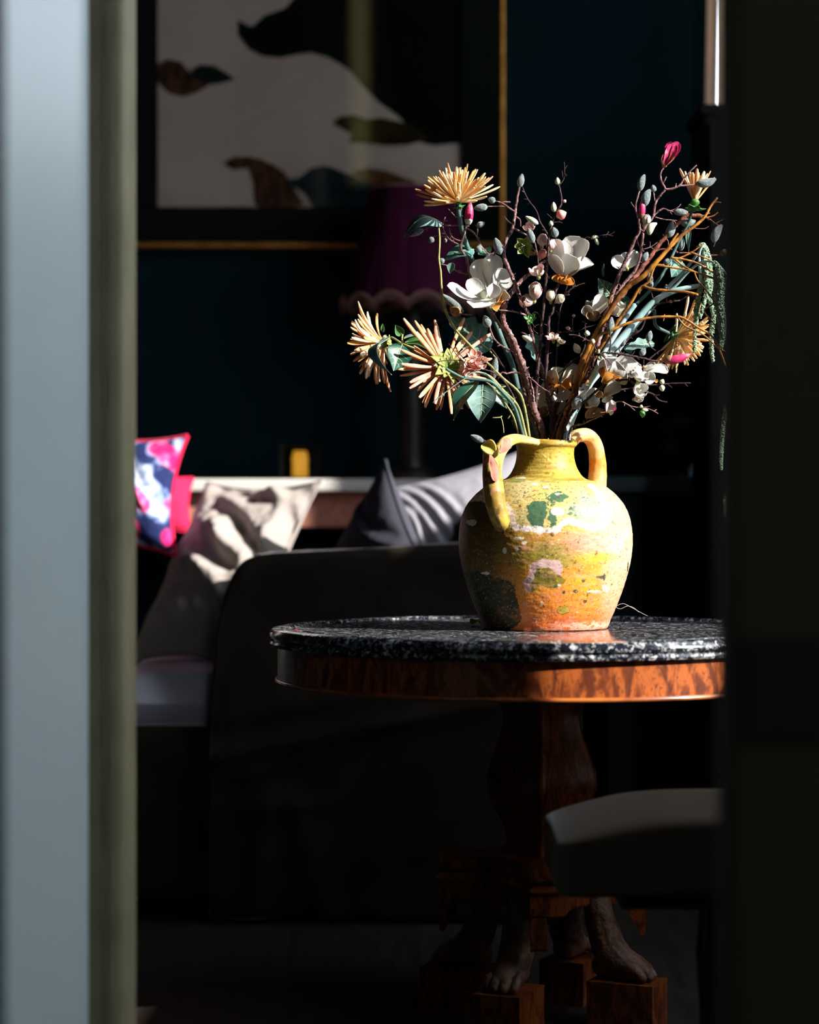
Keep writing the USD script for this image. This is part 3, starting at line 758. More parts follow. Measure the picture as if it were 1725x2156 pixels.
obj('piping', edge_cord(W(786, 1217, 5.66), R, U, .48, .36, .10, .0035), 'navy_cloth', c3)
c4 = thing('cushion', 'soft grey cushion with fine radiating folds, rising behind the jug spout', 'cushion', W(960, 1080, 5.85))
R, U, N = axes(-16, 10, 22)
obj('cover', pillow(W(985, 1098, 5.86), R, U, .42, .29, .16, 17, [(-.95, .9, -.3, -.9, .012, .06), (-.8, .95, -.1, -.8, .011, .06), (-.6, .95, .15, -.7, .010, .06), (-.95, .5, -.6, -.8, .012, .05)], wr=.006), 'grey_cloth', c4, smooth=True)
obj('piping', edge_cord(W(985, 1098, 5.86), R, U, .42, .29, .10, .0035), 'grey_cloth', c4)

# ------------------------------------------------------------------ stool in front
YT = 3.66
st = thing('footstool', 'low upholstered footstool in dark brown cloth in front of the table at the lower right', 'stool', (.55, YT, 0))
def stool_seat():
    x0, x1, y0, y1 = .222, .90, 3.42, 3.80
    m = m3.Manifold.cube((1, 1, 1)).refine(26)
    v, f, _ = meshkit.arrays(m)
    a, b, c = v[:, 0] * 2 - 1, v[:, 1] * 2 - 1, v[:, 2]
    X = (x0 + x1) / 2 + (x1 - x0) / 2 * a; Y = (y0 + y1) / 2 + (y1 - y0) / 2 * b
    d = X - x0
    top = np.interp(d, [0, .02, .06, .11, .16, .3, .7], [.466, .474, .484, .499, .506, .508, .505]) + .012 * (1 - b ** 2)
    Z = .386 + (top - .386) * c
    v = np.stack([X, Y, Z], 1)
    tm = trimesh.Trimesh(v, f, process=True)
    trimesh.smoothing.filter_laplacian(tm, iterations=6)
    return np.array(tm.vertices), np.array(tm.faces)
obj('seat', stool_seat(), 'stool_cloth', st, smooth=True)
obj('rail', rbox(.32, .84, 3.47, 3.75, .368, .392, .006), 'dark_wood', st)
for x in (.47, .76):
    for y in (3.49, 3.69):
        obj('leg', lathe([(0, 0), (.014, 0), (.018, .03), (.014, .06), (.020, .20), (.024, .26), (.018, .33), (.022, .369), (0, .369)], 16, (x + .02, y + .02, 0)), 'dark_wood', st)

# ------------------------------------------------------------------ pedestal table
TX, TY, TR_ = (1141 - CX) / FPX * 4.4, 4.4, 574 / FPX * 4.4
ZT = CAMZ - (1323 - CY) / FPX * 4.4     # top surface
tab = thing('pedestal_table', 'round mahogany pedestal table with a black flecked marble top and paw feet', 'table', (TX, TY, 0))
k = .0009
R = TR_
top = [(0, ZT), (R - .060, ZT), (R - .057, ZT + .0022), (R - .050, ZT + .003), (R - .047, ZT + .0004), (R - .041, ZT + .0004), (R - .037, ZT + .003), (R - .016, ZT + .003), (R - .006, ZT + .001), (R - .001, ZT - .005), (R, ZT - .010),
       (R - .002, ZT - .0145), (R - .008, ZT - .0165), (R - .0085, ZT - .0185), (R - .003, ZT - .0200), (R - .0005, ZT - .0245), (R - .003, ZT - .029), (R - .010, ZT - .032), (0, ZT - .032)]
top = top[::-1]
obj('marble_top', lathe(top, 220, (TX, TY, 0)), 'marble', tab, smooth=30, label='black marble slab with white flecks')
ra = R - .017
za1, za0 = ZT - .032, ZT - .032 - .066
obj('apron', lathe([(0, za0), (ra, za0), (ra, za1), (0, za1)], 200, (TX, TY, 0)), 'mahogany', tab, smooth=30)
th = np.linspace(0, 2 * np.pi, 201)
obj('bead', tube(np.stack([TX + (ra + .0015) * np.cos(th), TY + (ra + .0015) * np.sin(th), np.full(201, za0 + .001)], 1), .0042, 8), 'mahogany_bead', tab, smooth=True)
# four-sided column, one edge towards the camera
def column(prof, n=4, rot=math.radians(-90 - 4), power=2.6, seg=24):
    rings = []
    for r, z in prof:
        cs = np.array([[math.cos(rot + i * 2 * math.pi / n), math.sin(rot + i * 2 * math.pi / n)] for i in range(n)]) * r
        pts = []
        for i in range(n):
            a, b = cs[i], cs[(i + 1) % n]
            for t in np.linspace(0.035, .965, seg):
                p = a * (1 - t) + b * t
                pts.append(p * (1 - .10 * math.sin(math.pi * t)) if n == 4 else p)
        rings.append(np.array([[TX + p[0], TY + p[1], z] for p in pts]))
    N = len(rings[0])
    V = np.vstack(rings + [[[TX, TY, prof[0][1]], [TX, TY, prof[-1][1]]]])
    F = [grid_faces(len(prof), N, True)[:, ::-1]]
    i = np.arange(N); j = (i + 1) % N; m = len(V) - 2
    F += [np.stack([np.full(N, m), j, i], 1), np.stack([np.full(N, m + 1), (len(prof) - 1) * N + i, (len(prof) - 1) * N + j], 1)]
    return V, np.vstack(F)
zz = np.array([.318, .335, .36, .39, .42, .45, .48, .51, .55, .58, .61, .632])
rr = np.array([.085, .072, .074, .088, .104, .112, .108, .097, .082, .078, .09, .13])
from scipy.interpolate import PchipInterpolator
zf = np.linspace(zz[0], zz[-1], 40)
obj('column', column(list(zip(PchipInterpolator(zz, rr)(zf), zf))), 'mahogany', tab, smooth=40)
obj('top_block', lathe([(0, .628), (.14, .628), (.16, .64), (.16, za0 - .001), (0, za0 - .001)], 48, (TX, TY, 0)), 'mahogany', tab, smooth=30)
def plinth(z0, z1, rc, half, depth, rnd=.004):
    """Concave four-sided slab with cut corners, a corner towards the camera."""
    pts = []
    for i in range(4):
        a0 = math.radians(-90 + 90 * i); a1 = a0 + math.pi / 2
        c0 = np.array([math.cos(a0), math.sin(a0)]); t0 = np.array([-c0[1], c0[0]])
        c1 = np.array([math.cos(a1), math.sin(a1)]); t1 = np.array([-c1[1], c1[0]])
        p, q = c0 * rc + t0 * half, c1 * rc - t1 * half
        pts.append(c0 * rc - t0 * half); pts.append(p)
        mid = unit(c0 + c1)
        for t in np.linspace(0, 1, 17)[1:-1]:
            x = p * (1 - t) + q * t
            pts.append(x - mid * depth * math.sin(math.pi * t))
    P = sg.Polygon([(TX + x, TY + y) for x, y in pts])
    ms = []
    m = trimesh.creation.extrude_polygon(P, z1 - z0 - 2 * rnd, engine='earcut'); m.apply_translation((0, 0, z0 + rnd)); ms.append(m)
    m = trimesh.creation.extrude_polygon(P.buffer(-rnd, join_style=2), z1 - z0, engine='earcut'); m.apply_translation((0, 0, z0)); ms.append(m)
    return join(*ms)
obj('plinth', plinth(.288, .318, .205, .034, .055, .006), 'mahogany', tab, smooth=False)
obj('moulding', plinth(.268, .284, .203, .033, .055, .005), 'mahogany_bead', tab, smooth=False)
obj('moulding', plinth(.282, .290, .197, .031, .055, .002), 'dark_wood', tab, smooth=False)
obj('plinth_base', plinth(.225, .268, .196, .033, .055, .003), 'mahogany', tab, smooth=False)
for i in range(4):
    a = math.radians(-90 + 90 * i)
    c = np.array([math.cos(a), math.sin(a), 0]); t = np.array([-c[1], c[0], 0])
    # scooped bracket under each corner
    q = [(.198, .2255), (.198, .205), (.185, .2), (.165, .205), (.150, .2255)]
    p0 = [np.array([TX, TY, 0]) + c * r - t * .031 + [0, 0, z] for r, z in q]
    q2 = [(.198, .2255), (.198, .168), (.190, .162), (.175, .19), (.150, .2255)]
    P = sg.Polygon(q2); e = trimesh.creation.extrude_polygon(P, .03, engine='earcut'); v = np.array(e.vertices)
    obj('bracket', (np.array([TX, TY, 0]) + v[:, :1] * c + (v[:, 2:] - .032) * t + v[:, 1:2] * np.array([0, 0, 1]), np.array(e.faces)), 'mahogany', tab, smooth=False)
# paw feet
def paw(az):
    c = np.array([math.cos(az), math.sin(az), 0]); t = np.array([-c[1], c[0], 0]); up = np.array([0, 0, 1.0])
    at = lambda r, s, z: np.array([TX, TY, 0]) + c * r + t * s + up * z
    S = lambda p, r: m3.Manifold.sphere(r, 18).translate(tuple(p))
    zb = .088
    ch = [((.105, 0, .262), .020), ((.112, 0, .225), .027), ((.122, 0, .185), .031), ((.136, 0, .145), .033), ((.158, 0, .118), .033), ((.196, 0, zb + .019), .023)]
    parts = []
    for (p, r), (q, s) in zip(ch[:-1], ch[1:]):
        parts.append(m3.Manifold.batch_hull([S(at(*p), r), S(at(*q), s)]))
    parts.append(m3.Manifold.batch_hull([S(at(.125, 0, zb + .022), .022), S(at(.160, 0, .115), .028)]))
    for i, s in enumerate((-.027, -.0095, .0095, .027)):
        o = .225 - abs(s) * .45
        parts.append(m3.Manifold.batch_hull([S(at(.180, s * .8, zb + .024), .013), S(at(o - .012, s, zb + .019), .0115)]))
        parts.append(m3.Manifold.batch_hull([S(at(o - .012, s, zb + .019), .0115), S(at(o, s, zb + .008), .0085)]))
    m = m3.Manifold.batch_boolean(parts, m3.OpType.Add).refine_to_length(.006)
    v, f, _ = meshkit.arrays(m)
    tm = trimesh.Trimesh(v, f, process=True)
    trimesh.smoothing.filter_taubin(tm, iterations=8)
    v = np.array(tm.vertices)
    # carved hair: grooves running down the leg
    z = v[:, 2]
    q = np.stack([(v[:, 0] * t[0] + v[:, 1] * t[1]) * 90, (v[:, 0] * c[0] + v[:, 1] * c[1]) * 90, z * 16], 1)
    d = (meshkit.fbm(q, 3, 4) - .5) * .007 * np.clip((z - .115) / .03, 0, 1)
    return v + np.array(tm.vertex_normals) * d[:, None], np.array(tm.faces)
for i, a in enumerate((-24, 66, 156, 246)):
    ar = math.radians(a)
    c = np.array([math.cos(ar), math.sin(ar)]); t = np.array([-c[1], c[0]])
    f_ = obj('paw_foot', paw(ar), 'carved_wood', tab, smooth=True)
    P = sg.Polygon([np.array([TX, TY]) + c * r + t * s for r, s in ((.108, -.046), (.238, -.046), (.238, .046), (.108, .046))])
    m = trimesh.creation.extrude_polygon(P, .086, engine='earcut')
    obj('block', m, 'mahogany', f_, smooth=False)

# ------------------------------------------------------------------ the jug
YJ = 4.4
JX = W(1148.6, 0, YJ)[0]
KE = YJ / FPX / 3.9205            # metres per unit of the close-up E below
ez = lambda y: ZT + (1737 - y) * KE
er = lambda r: r * KE
jug = thing('jug', 'large weathered earthenware jug with yellow glaze and spout, standing on the marble table', 'jug', (JX, YJ, ZT))
prof_e = [(0, 1737), (470, 1737), (508, 1732), (520, 1715), (540, 1660), (575, 1580), (612, 1490), (648, 1390), (674, 1300), (698, 1200), (712, 1110), (718, 1030), (716, 950), (706, 870), (686, 795), (654, 725), (610, 665), (555, 610), (500, 568), (448, 540),
          (420, 531), (408, 524), (372, 516), (330, 500), (300, 475), (276, 440), (255, 395), (241, 340), (236, 290), (238, 250), (246, 232), (257, 220), (261, 204), (258, 188), (250, 176), (238, 170), (226, 176), (220, 200), (216, 250), (216, 330), (235, 410), (290, 490), (400, 560), (560, 650), (640, 760), (670, 900), (680, 1030), (640, 1300), (500, 1640), (0, 1690)]
pe = np.array(prof_e, float)
from scipy.interpolate import PchipInterpolator as PCH
s_ = np.r_[0, np.cumsum(np.hypot(*np.diff(pe, axis=0).T))]
outer_n = 36
s_hi = np.linspace(0, s_[outer_n], 440)
s_lo = np.linspace(s_[outer_n], s_[-1], 60)[1:]
ss = np.r_[s_hi, s_lo]
pr_, pz_ = PCH(s_, pe[:, 0])(ss), PCH(s_, pe[:, 1])(ss)
NJ = 640
def jugfn(t, r, z):
    q = np.stack([np.cos(t) * 2.2, np.sin(t) * 2.2, z * 9], -1)
    k = np.clip(r / .1, 0, 1)
    r = r * (1 + .020 * (meshkit.fbm(q, 3, 2) - .5) * k)
    q2 = np.stack([np.cos(t) * r * 60, np.sin(t) * r * 60, z * 160], -1)
    r = r + .0012 * (meshkit.fbm(q2, 3, 8) - .5) * k
    neck = np.clip((z - ez(320)) / .03, 0, 1)          # the rim dips a little towards the camera
    z = z - neck * .004 * np.cos(t + math.pi / 2 - .7)
    return r, z
Vj, Fj = lathe(np.stack([pr_ * KE, ez(pz_)], 1), NJ, (JX, YJ, 0), jugfn)

# colours of the glaze, laid out on the front of the jug; the back carries the same
ring_r = np.hypot(Vj[:, 0] - JX, Vj[:, 1] - YJ)
ex = (CX + (Vj[:, 0] - JX) / KE / 3.9205 + JX / YJ * FPX - 930) * 3.9205
ey = 1737 - (Vj[:, 2] - ZT) / KE
rag = np.stack([ex / 45, ey / 45, Vj[:, 1] * 30], 1)
nx = (meshkit.fbm(rag, 4, 21) - .5) * 60; ny = (meshkit.fbm(rag, 4, 33) - .5) * 60
px_, py_ = ex + nx, ey + ny
big = meshkit.fbm(np.stack([ex / 160, ey / 110, Vj[:, 1] * 10], 1), 4, 5)
mid = meshkit.fbm(np.stack([ex / 50, ey / 30, Vj[:, 1] * 25], 1), 4, 6)
fine = meshkit.fbm(np.stack([ex / 14, ey / 12, Vj[:, 1] * 90], 1), 4, 7)
col = np.zeros((len(Vj), 3))
def ramp(y, stops):
    ys = [s[0] for s in stops]
    return np.stack([np.interp(y, ys, [s[1][k] for s in stops]) for k in range(3)], 1)
# lower body
wy = ey + (big - .5) * 180 + (mid - .5) * 60
base = ramp(wy, [(150, (.46, .30, .035)), (480, (.50, .34, .05)), (540, (.52, .37, .08)), (880, (.58, .38, .07)), (960, (.46, .24, .03)), (1060, (.40, .22, .025)), (1150, (.42, .25, .02)), (1200, (.60, .24, .02)), (1330, (.72, .29, .02)), (1450, (.74, .24, .02)), (1560, (.70, .19, .02)), (1680, (.66, .12, .02)), (1737, (.62, .16, .06))])
def blend(c, w):
    global base
    w = np.clip(w, 0, 1)[:, None]
    base = base * (1 - w) + np.array(c) * w
def blob(cx, cy, rx, ry, soft=.35):
    d = np.hypot((px_ - cx) / rx, (py_ - cy) / ry)
    return np.clip((1 - d) / soft + .5, 0, 1)
def inside(poly, x=None, y=None):
    return shapely.contains_xy(sg.Polygon(poly).buffer(0), px_ if x is None else x, py_ if y is None else y)
blend((.72, .28, .20), blob(1230, 1040, 320, 110, .9) * .9)
blend((.80, .46, .34), blob(1450, 1180, 150, 330, .9) * .75)
blend((.72, .30, .18), blob(1420, 1480, 130, 260, .9) * .7)
blend((.55, .38, .02), blob(1190, 1140, 210, 42, .8) * .9)
blend((.22, .20, .03), blob(870, 1120, 240, 110, .9) * .75)
blend((.62, .10, .015), blob(1020, 1660, 150, 40, .9) * .8)
blend((.78, .50, .40), blob(1180, 1700, 260, 30, 1.2) * .6 * (mid > .45))
blend((.60, .22, .14), (mid - .56) * 6 * (ey > 930) * .6)
# left flank: brown glaze, dark green below, both darkened further as painted shade
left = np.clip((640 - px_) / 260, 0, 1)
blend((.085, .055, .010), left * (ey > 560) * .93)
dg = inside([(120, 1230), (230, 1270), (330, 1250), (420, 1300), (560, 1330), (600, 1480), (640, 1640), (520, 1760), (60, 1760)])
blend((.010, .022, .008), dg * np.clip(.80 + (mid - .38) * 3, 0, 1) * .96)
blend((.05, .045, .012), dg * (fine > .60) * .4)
# upper glaze, slip edge and copper green
gl = [(-200, 516), (500, 520), (1130, 520), (1180, 560), (1225, 610), (1250, 680), (1300, 740), (1255, 790), (1285, 850), (1200, 875), (1110, 845), (1000, 812), (930, 860), (900, 893), (840, 900), (740, 885), (640, 886), (590, 862), (570, 790), (545, 730), (480, 660), (300, 640), (-200, 600)]
G = sg.Polygon(gl)
in_g = shapely.contains_xy(G, ex + nx * .55, ey + ny * .55)
in_w = shapely.contains_xy(G.buffer(52), ex + nx * .9, ey + ny * .9) & ~in_g & (ey > 545)
blend((.56, .39, .23), np.clip((ex - 1180) / 120, 0, 1) * np.clip((985 - wy) / 90, 0, 1) * (ey > 545))
blend((.56, .44, .15), in_g * np.clip((ey - 500) / 50, 0, 1) * .75)
blend((.56, .48, .28), in_g * np.clip((big - .42) * 5, 0, 1) * .5)
green = in_g & (ey > 560) & (((blob(755, 790, 85, 120) * 1.2 + mid * .9) > 1.25) | ((blob(925, 655, 75, 38) + mid) > 1.35) | ((blob(872, 840, 34, 75) + mid) > 1.3) | ((blob(1070, 770, 90, 60) * .8 + fine) > 1.25) | ((blob(850, 690, 70, 60) * .7 + fine) > 1.2) | ((blob(1150, 720, 150, 70) * .6 + fine) > 1.12))
blend((.015, .105, .062), green * .92)
blend((.42, .50, .38), in_g * blob(1190, 740, 120, 80, .8) * (fine > .45) * .7)
blend((.05, .10, .05), in_g * (fine > .655) * (ey > 560) * .7)
blend((.80, .70, .68), in_w * np.clip(.6 + (fine - .35) * 4, 0, 1))
halo = inside([(690, 1190), (800, 1148), (935, 1165), (955, 1215), (945, 1285), (905, 1275), (850, 1215), (755, 1232), (742, 1300), (715, 1370), (700, 1432), (655, 1392), (640, 1340), (685, 1270)], ex + nx * .35, ey + ny * .35)
oliv = inside([(752, 1232), (842, 1212), (905, 1262), (935, 1285), (982, 1312), (968, 1345), (900, 1385), (860, 1388), (772, 1368), (722, 1420), (702, 1362), (728, 1290)], ex + nx * .45, ey + ny * .45)
blend((.62, .40, .40), halo * .95)
blend((.20, .17, .02), oliv * .9)
blend((.10, .09, .01), oliv * (mid > .55) * .7)
for cx_, cy_, rx, ry, c in [(1268, 1302, 46, 15, 0), (1300, 1300, 12, 30, 0), (1125, 1326, 17, 14, 0), (1060, 1411, 24, 11, 0), (1176, 1412, 10, 18, 0), (968, 1418, 13, 14, 0), (898, 1372, 20, 9, 0), (1520, 1222, 11, 46, 0), (1320, 1412, 12, 8, 0), (1160, 1450, 5, 26, 0), (1515, 932, 9, 22, 0),
                            (965, 1562, 46, 33, 2), (1145, 1496, 13, 13, 0), (792, 1506, 10, 20, 3), (915, 772, 50, 30, 1), (640, 500, 46, 11, 1), (830, 575, 30, 9, 1), (920, 634, 20, 8, 1), (750, 552, 36, 8, 1), (930, 1360, 12, 9, 1), (430, 840, 16, 30, 1), (605, 985, 40, 10, 1), (650, 1020, 22, 14, 1), (495, 1085, 16, 28, 1), (590, 1075, 12, 22, 1), (350, 1270, 34, 12, 1), (240, 860, 44, 26, 1), (1500, 940, 22, 40, 1), (1215, 1415, 60, 12, 4), (1320, 1390, 40, 30, 4)]:
    d = np.hypot((ex + nx * .35 - cx_) / rx, (ey + ny * .35 - cy_) / ry)
    c_ = [(.02, .045, .03), (.88, .78, .72), (.36, .26, .02), (.80, .55, .30), (.76, .42, .34)][c]
    if c == 2:
        blend((.06, .05, .01), ((d < 1.12) & (d > .92)) * (fine > .42))
    blend(c_, (d < 1) * .95)
# hairline cracks
for a, b in [((815, 300), (975, 440)), ((480, 470), (700, 520))]:
    t_ = np.clip(((ex - a[0]) * (b[0] - a[0]) + (ey - a[1]) * (b[1] - a[1])) / ((b[0] - a[0]) ** 2 + (b[1] - a[1]) ** 2), 0, 1)
    d = np.hypot(ex + nx * .2 - a[0] - t_ * (b[0] - a[0]), ey + ny * .2 - a[1] - t_ * (b[1] - a[1]))
    blend((.78, .66, .22), (d < 5) * .8)
blend((.30, .24, .05), (np.clip((big - .50) * 5, 0, 1)) * (ey < 520) * .7)
streak = meshkit.fbm(np.stack([ex / 120, ey / 14, Vj[:, 1] * 9], 1), 4, 41)
blend((.24, .15, .02), np.clip((streak - .52) * 7, 0, 1) * (ey < 540) * .7)
blend((.10, .09, .02), np.clip((fine - .60) * 9, 0, 1) * (ey < 560) * .7)
base[ey < 900] *= .92
pit = meshkit.fbm(np.stack([ex / 9, ey / 8, Vj[:, 1] * 120], 1), 3, 51)
blend((.045, .030, .010), (pit > .70) * (ey > 560) * .8)
blend((.84, .62, .44), (pit < .27) * (ey > 900) * .55)
hs = meshkit.fbm(np.stack([ex / 170, ey / 34, Vj[:, 1] * 12], 1), 4, 61)
blend((.78, .36, .22), np.clip((hs - .50) * 3, 0, 1) * (ey > 960) * (ex > 620) * .35)
blend((.20, .24, .06), (ey > 505) * (ey < 532) * (mid > .5) * .8)
blend((.03, .04, .02), (ey < 205) * (ex > 960) * (ex < 1080) * (fine > .56) * .9)
base *= (.86 + .28 * fine)[:, None]
inner = np.arange(len(Vj)) >= 440 * NJ
base[inner] = (.30, .17, .05)
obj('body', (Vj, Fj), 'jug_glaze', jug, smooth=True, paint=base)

def EW(x, y, dy):
    Y = YJ + dy
    return W(930 + x / 3.9205, 880 + y / 3.9205, Y)
def painted_tube(name, P, R, n, flat, fd, colour, label=None, seg=70):
    Pc = catmull(P, seg)
    Rc = catmull(np.stack([np.asarray(R, float)] * 3, 1), seg)[:, 0] if np.ndim(R) else R
    V, F = tube(Pc, Rc, n, flat, fd)
    nrm = V - np.vstack([np.repeat(Pc, n, 0), Pc[:1], Pc[-1:]])
    V = V + nrm * (.10 * (meshkit.fbm(V * 45, 3, 4) - .5))[:, None]
    c = colour(V)
    return obj(name, (V, F), 'jug_glaze', jug, smooth=True, label=label, paint=c * (.85 + .3 * meshkit.fbm(V * 110, 3, 9))[:, None])
def vary(a, b, sc, seed, t=.5, k=6):
    def f(V):
        w = np.clip((meshkit.fbm(V * sc, 4, seed) - t) * k + .5, 0, 1)[:, None]
        return np.array(a) * (1 - w) + np.array(b) * w
    return f
def spoutcol(V):
    c = vary((.48, .33, .05), (.28, .17, .025), 45, 3)(V)
    w = np.clip((meshkit.fbm(V * [140, 140, 30], 4, 12) - .52) * 9, 0, 1)[:, None]
    c = c * (1 - w * .75) + np.array((.09, .05, .012)) * w * .75
    w = np.clip((meshkit.fbm(V * 60, 3, 15) - .60) * 9, 0, 1)[:, None]
    return c * (1 - w * .7) + np.array((.55, .24, .16)) * w * .7
# spout at the left front, its bridge to the rim, and the strap handle at the right
spo = [EW(520, 905, -.128), EW(472, 800, -.142), EW(440, 660, -.142), EW(422, 520, -.138), EW(412, 400, -.134), EW(408, 300, -.131), EW(408, 235, -.130)]
painted_tube('spout', spo, [er(62), er(84), er(82), er(78), er(76), er(74), er(62)], 40, None, None, spoutcol, 'yellow glazed upright spout')
brg = [EW(452, 460, -.132), EW(462, 360, -.130), EW(492, 265, -.124), EW(545, 195, -.112), EW(630, 172, -.085), EW(730, 188, -.066), EW(800, 205, -.060)]
painted_tube('bridge_handle', brg, [er(40), er(46), er(52), er(55), er(50), er(44), er(30)], 28, (1.0, .85), None, vary((.56, .40, .08), (.62, .47, .18), 40, 6), 'pale yellow bridge from spout to rim')
hnd = [EW(1080, 195, .030), EW(1115, 150, .036), EW(1180, 140, .050), EW(1245, 185, .064), EW(1280, 290, .074), EW(1290, 400, .078), EW(1285, 520, .076), EW(1270, 620, .066)]
painted_tube('handle', hnd, [er(52), er(66), er(72), er(76), er(78), er(78), er(80), er(84)], 32, None, None, vary((.74, .24, .04), (.74, .40, .16), 30, 8, .52), 'terracotta orange strap handle')
lip = blade(EW(350, 205, -.150), EW(440, 300, -.162), er(120), (-.2, -1, .3), bend=.28, cup=.5, shape='round', th=.003, nu=14, nv=10)
obj('broken_lip', lip, 'petal_yellow', jug, smooth=True, label='yellow broken lip of the spout')
obj('chip', blade(EW(480, 285, -.170), EW(565, 180, -.150), er(84), (.5, -1, .2), bend=.10, cup=-.3, shape='petal', wave=.10, seed=4, th=.003), 'jug_chip', jug, smooth=True, label='pinkish broken face')
obj('chip', blade(EW(400, 300, -.165), EW(455, 520, -.160), er(88), (.5, -1, .1), bend=.08, cup=-.3, shape='spoon', wave=.10, seed=6, th=.003), 'jug_chip', jug, smooth=True, label='pinkish broken face')

# ------------------------------------------------------------------ the bouquet
CROP = {'A': (700, 280), 'B': (1100, 280), 'C': (700, 580), 'D': (1100, 580), 'E': (930, 880)}
def px(s):
    out, o = [], None
    for t in s.split():
        if t.isalpha():
            o = t
        else:
            x, y = map(float, t.split(','))
            out.append((x, y) if o == 'P' else (CROP[o][0] + x / 3.9205, CROP[o][1] + y / 3.9205))
    return np.array(out)
def PXW(p, dy):
    return W(p[0], p[1], YJ + dy)
MPP = YJ / FPX

class Branch:
    """A branch with its twigs, buds and flowers: one thing. Points are given in the photograph's pixels with a depth from the jug's axis."""
    def __init__(s, name, label, cat, look, pts, dy, r, group=None, seg=3.0, knob=.25, part='stem'):
        s.look, s.knob = look, knob
        p = px(pts) if isinstance(pts, str) else np.asarray(pts, float)
        d = np.linspace(0, 1, len(p))
        s.dyf = lambda t: np.interp(t, np.linspace(0, 1, len(dy)), dy)
        P = np.array([PXW(q, s.dyf(t)) for q, t in zip(p, d)])
        s.t = thing(name, label, cat, P[0], group)
        s.pix, s.dep = [], []
        s.rs = np.random.RandomState(abs(hash(label)) % 1000 if False else sum(map(ord, label)) % 997)
        s.line(part, P, r, look, p, s.dyf(d))
    def line(s, part, P, r, look, p, dep, spurs=True):
        ln = np.linalg.norm(np.diff(P, axis=0), axis=1).sum()
        n = int(np.clip(ln / (3.2 * MPP), 6, 150))
        Q = catmull(P, n)
        s.pix += [tuple(x) for x in np.stack([np.interp(np.linspace(0, 1, n), np.linspace(0, 1, len(p)), p[:, 0]), np.interp(np.linspace(0, 1, n), np.linspace(0, 1, len(p)), p[:, 1])], 1)]
        s.dep += list(np.interp(np.linspace(0, 1, n), np.linspace(0, 1, len(dep)), dep))
        # keep the pixel record true to the smoothed line
        s.pix[-n:] = [(CX + q[0] / q[1] * FPX, CY + (CAMZ - q[2]) / q[1] * FPX) for q in Q]
        s.dep[-n:] = [q[1] - YJ for q in Q]
        R = np.interp(np.linspace(0, 1, n), np.linspace(0, 1, len(r)), r) * MPP
        if s.knob:
            R = R * (1 + s.knob * (s.rs.rand(n) - .4) * (s.rs.rand(n) > .55) * 1.6)
            Q = Q + np.pad((s.rs.rand(n - 2, 3) - .5) * R[1:-1, None] * .5 * s.knob * 3, ((1, 1), (0, 0)))
        ms = [tube(Q, R, 8 if R.max() > 2 * MPP else 6)]
        if s.knob >= .2 and spurs:
            for k in range(3, n - 2, 1):
                if s.rs.rand() < .13:
                    T = unit(Q[k + 1] - Q[k - 1]); a = unit(np.cross(T, s.rs.randn(3)))
                    L_ = (3.5 + 7 * s.rs.rand() ** 2) * MPP
                    e = Q[k] + unit(a + T * .6) * (R[k] + L_)
                    ms.append(tube([Q[k], (Q[k] + e) / 2 + T * L_ * .1, e], [min(R[k], 1.5 * MPP), 1.1 * MPP, .9 * MPP], 5))
        obj(part, join(*ms), look, s.t, smooth=True)
    def near(s, q):
        a = np.array(s.pix); k = np.argmin(((a - q) ** 2).sum(1))
        return s.dep[k]
    def twig(s, pts, r=(1.6, 1.0), d=0.0, look=None, part='twig'):
        p = px(pts); d0 = s.near(p[0])
        dep = d0 + d * np.linspace(0, 1, len(p))
        P = np.array([PXW(q, e) for q, e in zip(p, dep)])
        s.line(part, P, r, look or s.look, p, dep)
        return s
    def bud(s, pts, w, look='bud_fuzzy', hook=0.0, d=0.0, cap=None, part='bud'):
        p = px(pts); d0 = s.near(p[0])
        a, b = PXW(p[0], d0), PXW(p[1], d0 + d)
        k = obj(part, egg(a, b, w * MPP * (1.08 if look == 'bud_fuzzy' else 1), 14, 13, hook=hook, blunt=.52 if look in ('bud_fuzzy', 'bud_green') else .75), look, s.t, smooth=True)
        if cap:
            c_ = a + (b - a) * .30
            obj('bract', egg(a - (b - a) * .03, a + (b - a) * .42, w * MPP * .92, 10, 8, p=1.2), cap, k, smooth=True)
        return s
    def blossom(s, at, r, aim, look='blossom_pink', n=5, openness=.9, d=0.0, seed=0, heart='sepal_lime', part='flower'):
        """A small cupped blossom facing along aim."""
        q = px(at)[0]; c = PXW(q, s.near(q) + d)
        return blossom(s.t, c, r * MPP, aim, look, n, openness, seed, heart, part)
    def petals(s, heart_at, heart_r, rows, look, heart_look='magnolia_rust', d=0.0, part='flower'):
        """A large flower from petals given one by one: (base, tip, width px, face, bend, cup, depth of base, depth of tip, look)."""
        q = px(heart_at); d0 = s.near(q[0]) + d
        h = obj(part, egg(PXW(q[0], d0), PXW(q[1], d0), heart_r * MPP, 12, 9, p=.9), heart_look, s.t, smooth=True)
        for i, row in enumerate(rows):
            pts, w, face, bend, cup, a, b = row[:7]
            lk = row[7] if len(row) > 7 else look
            p = px(pts)
            obj('petal', blade(PXW(p[0], d0 + a), PXW(p[1], d0 + b), w * MPP, face, bend=bend, cup=cup, shape='petal', th=.0007, nu=17, nv=11, wave=.035, seed=i + 3, rise=.05 * (-1) ** i), lk, h, smooth=True)
        return s

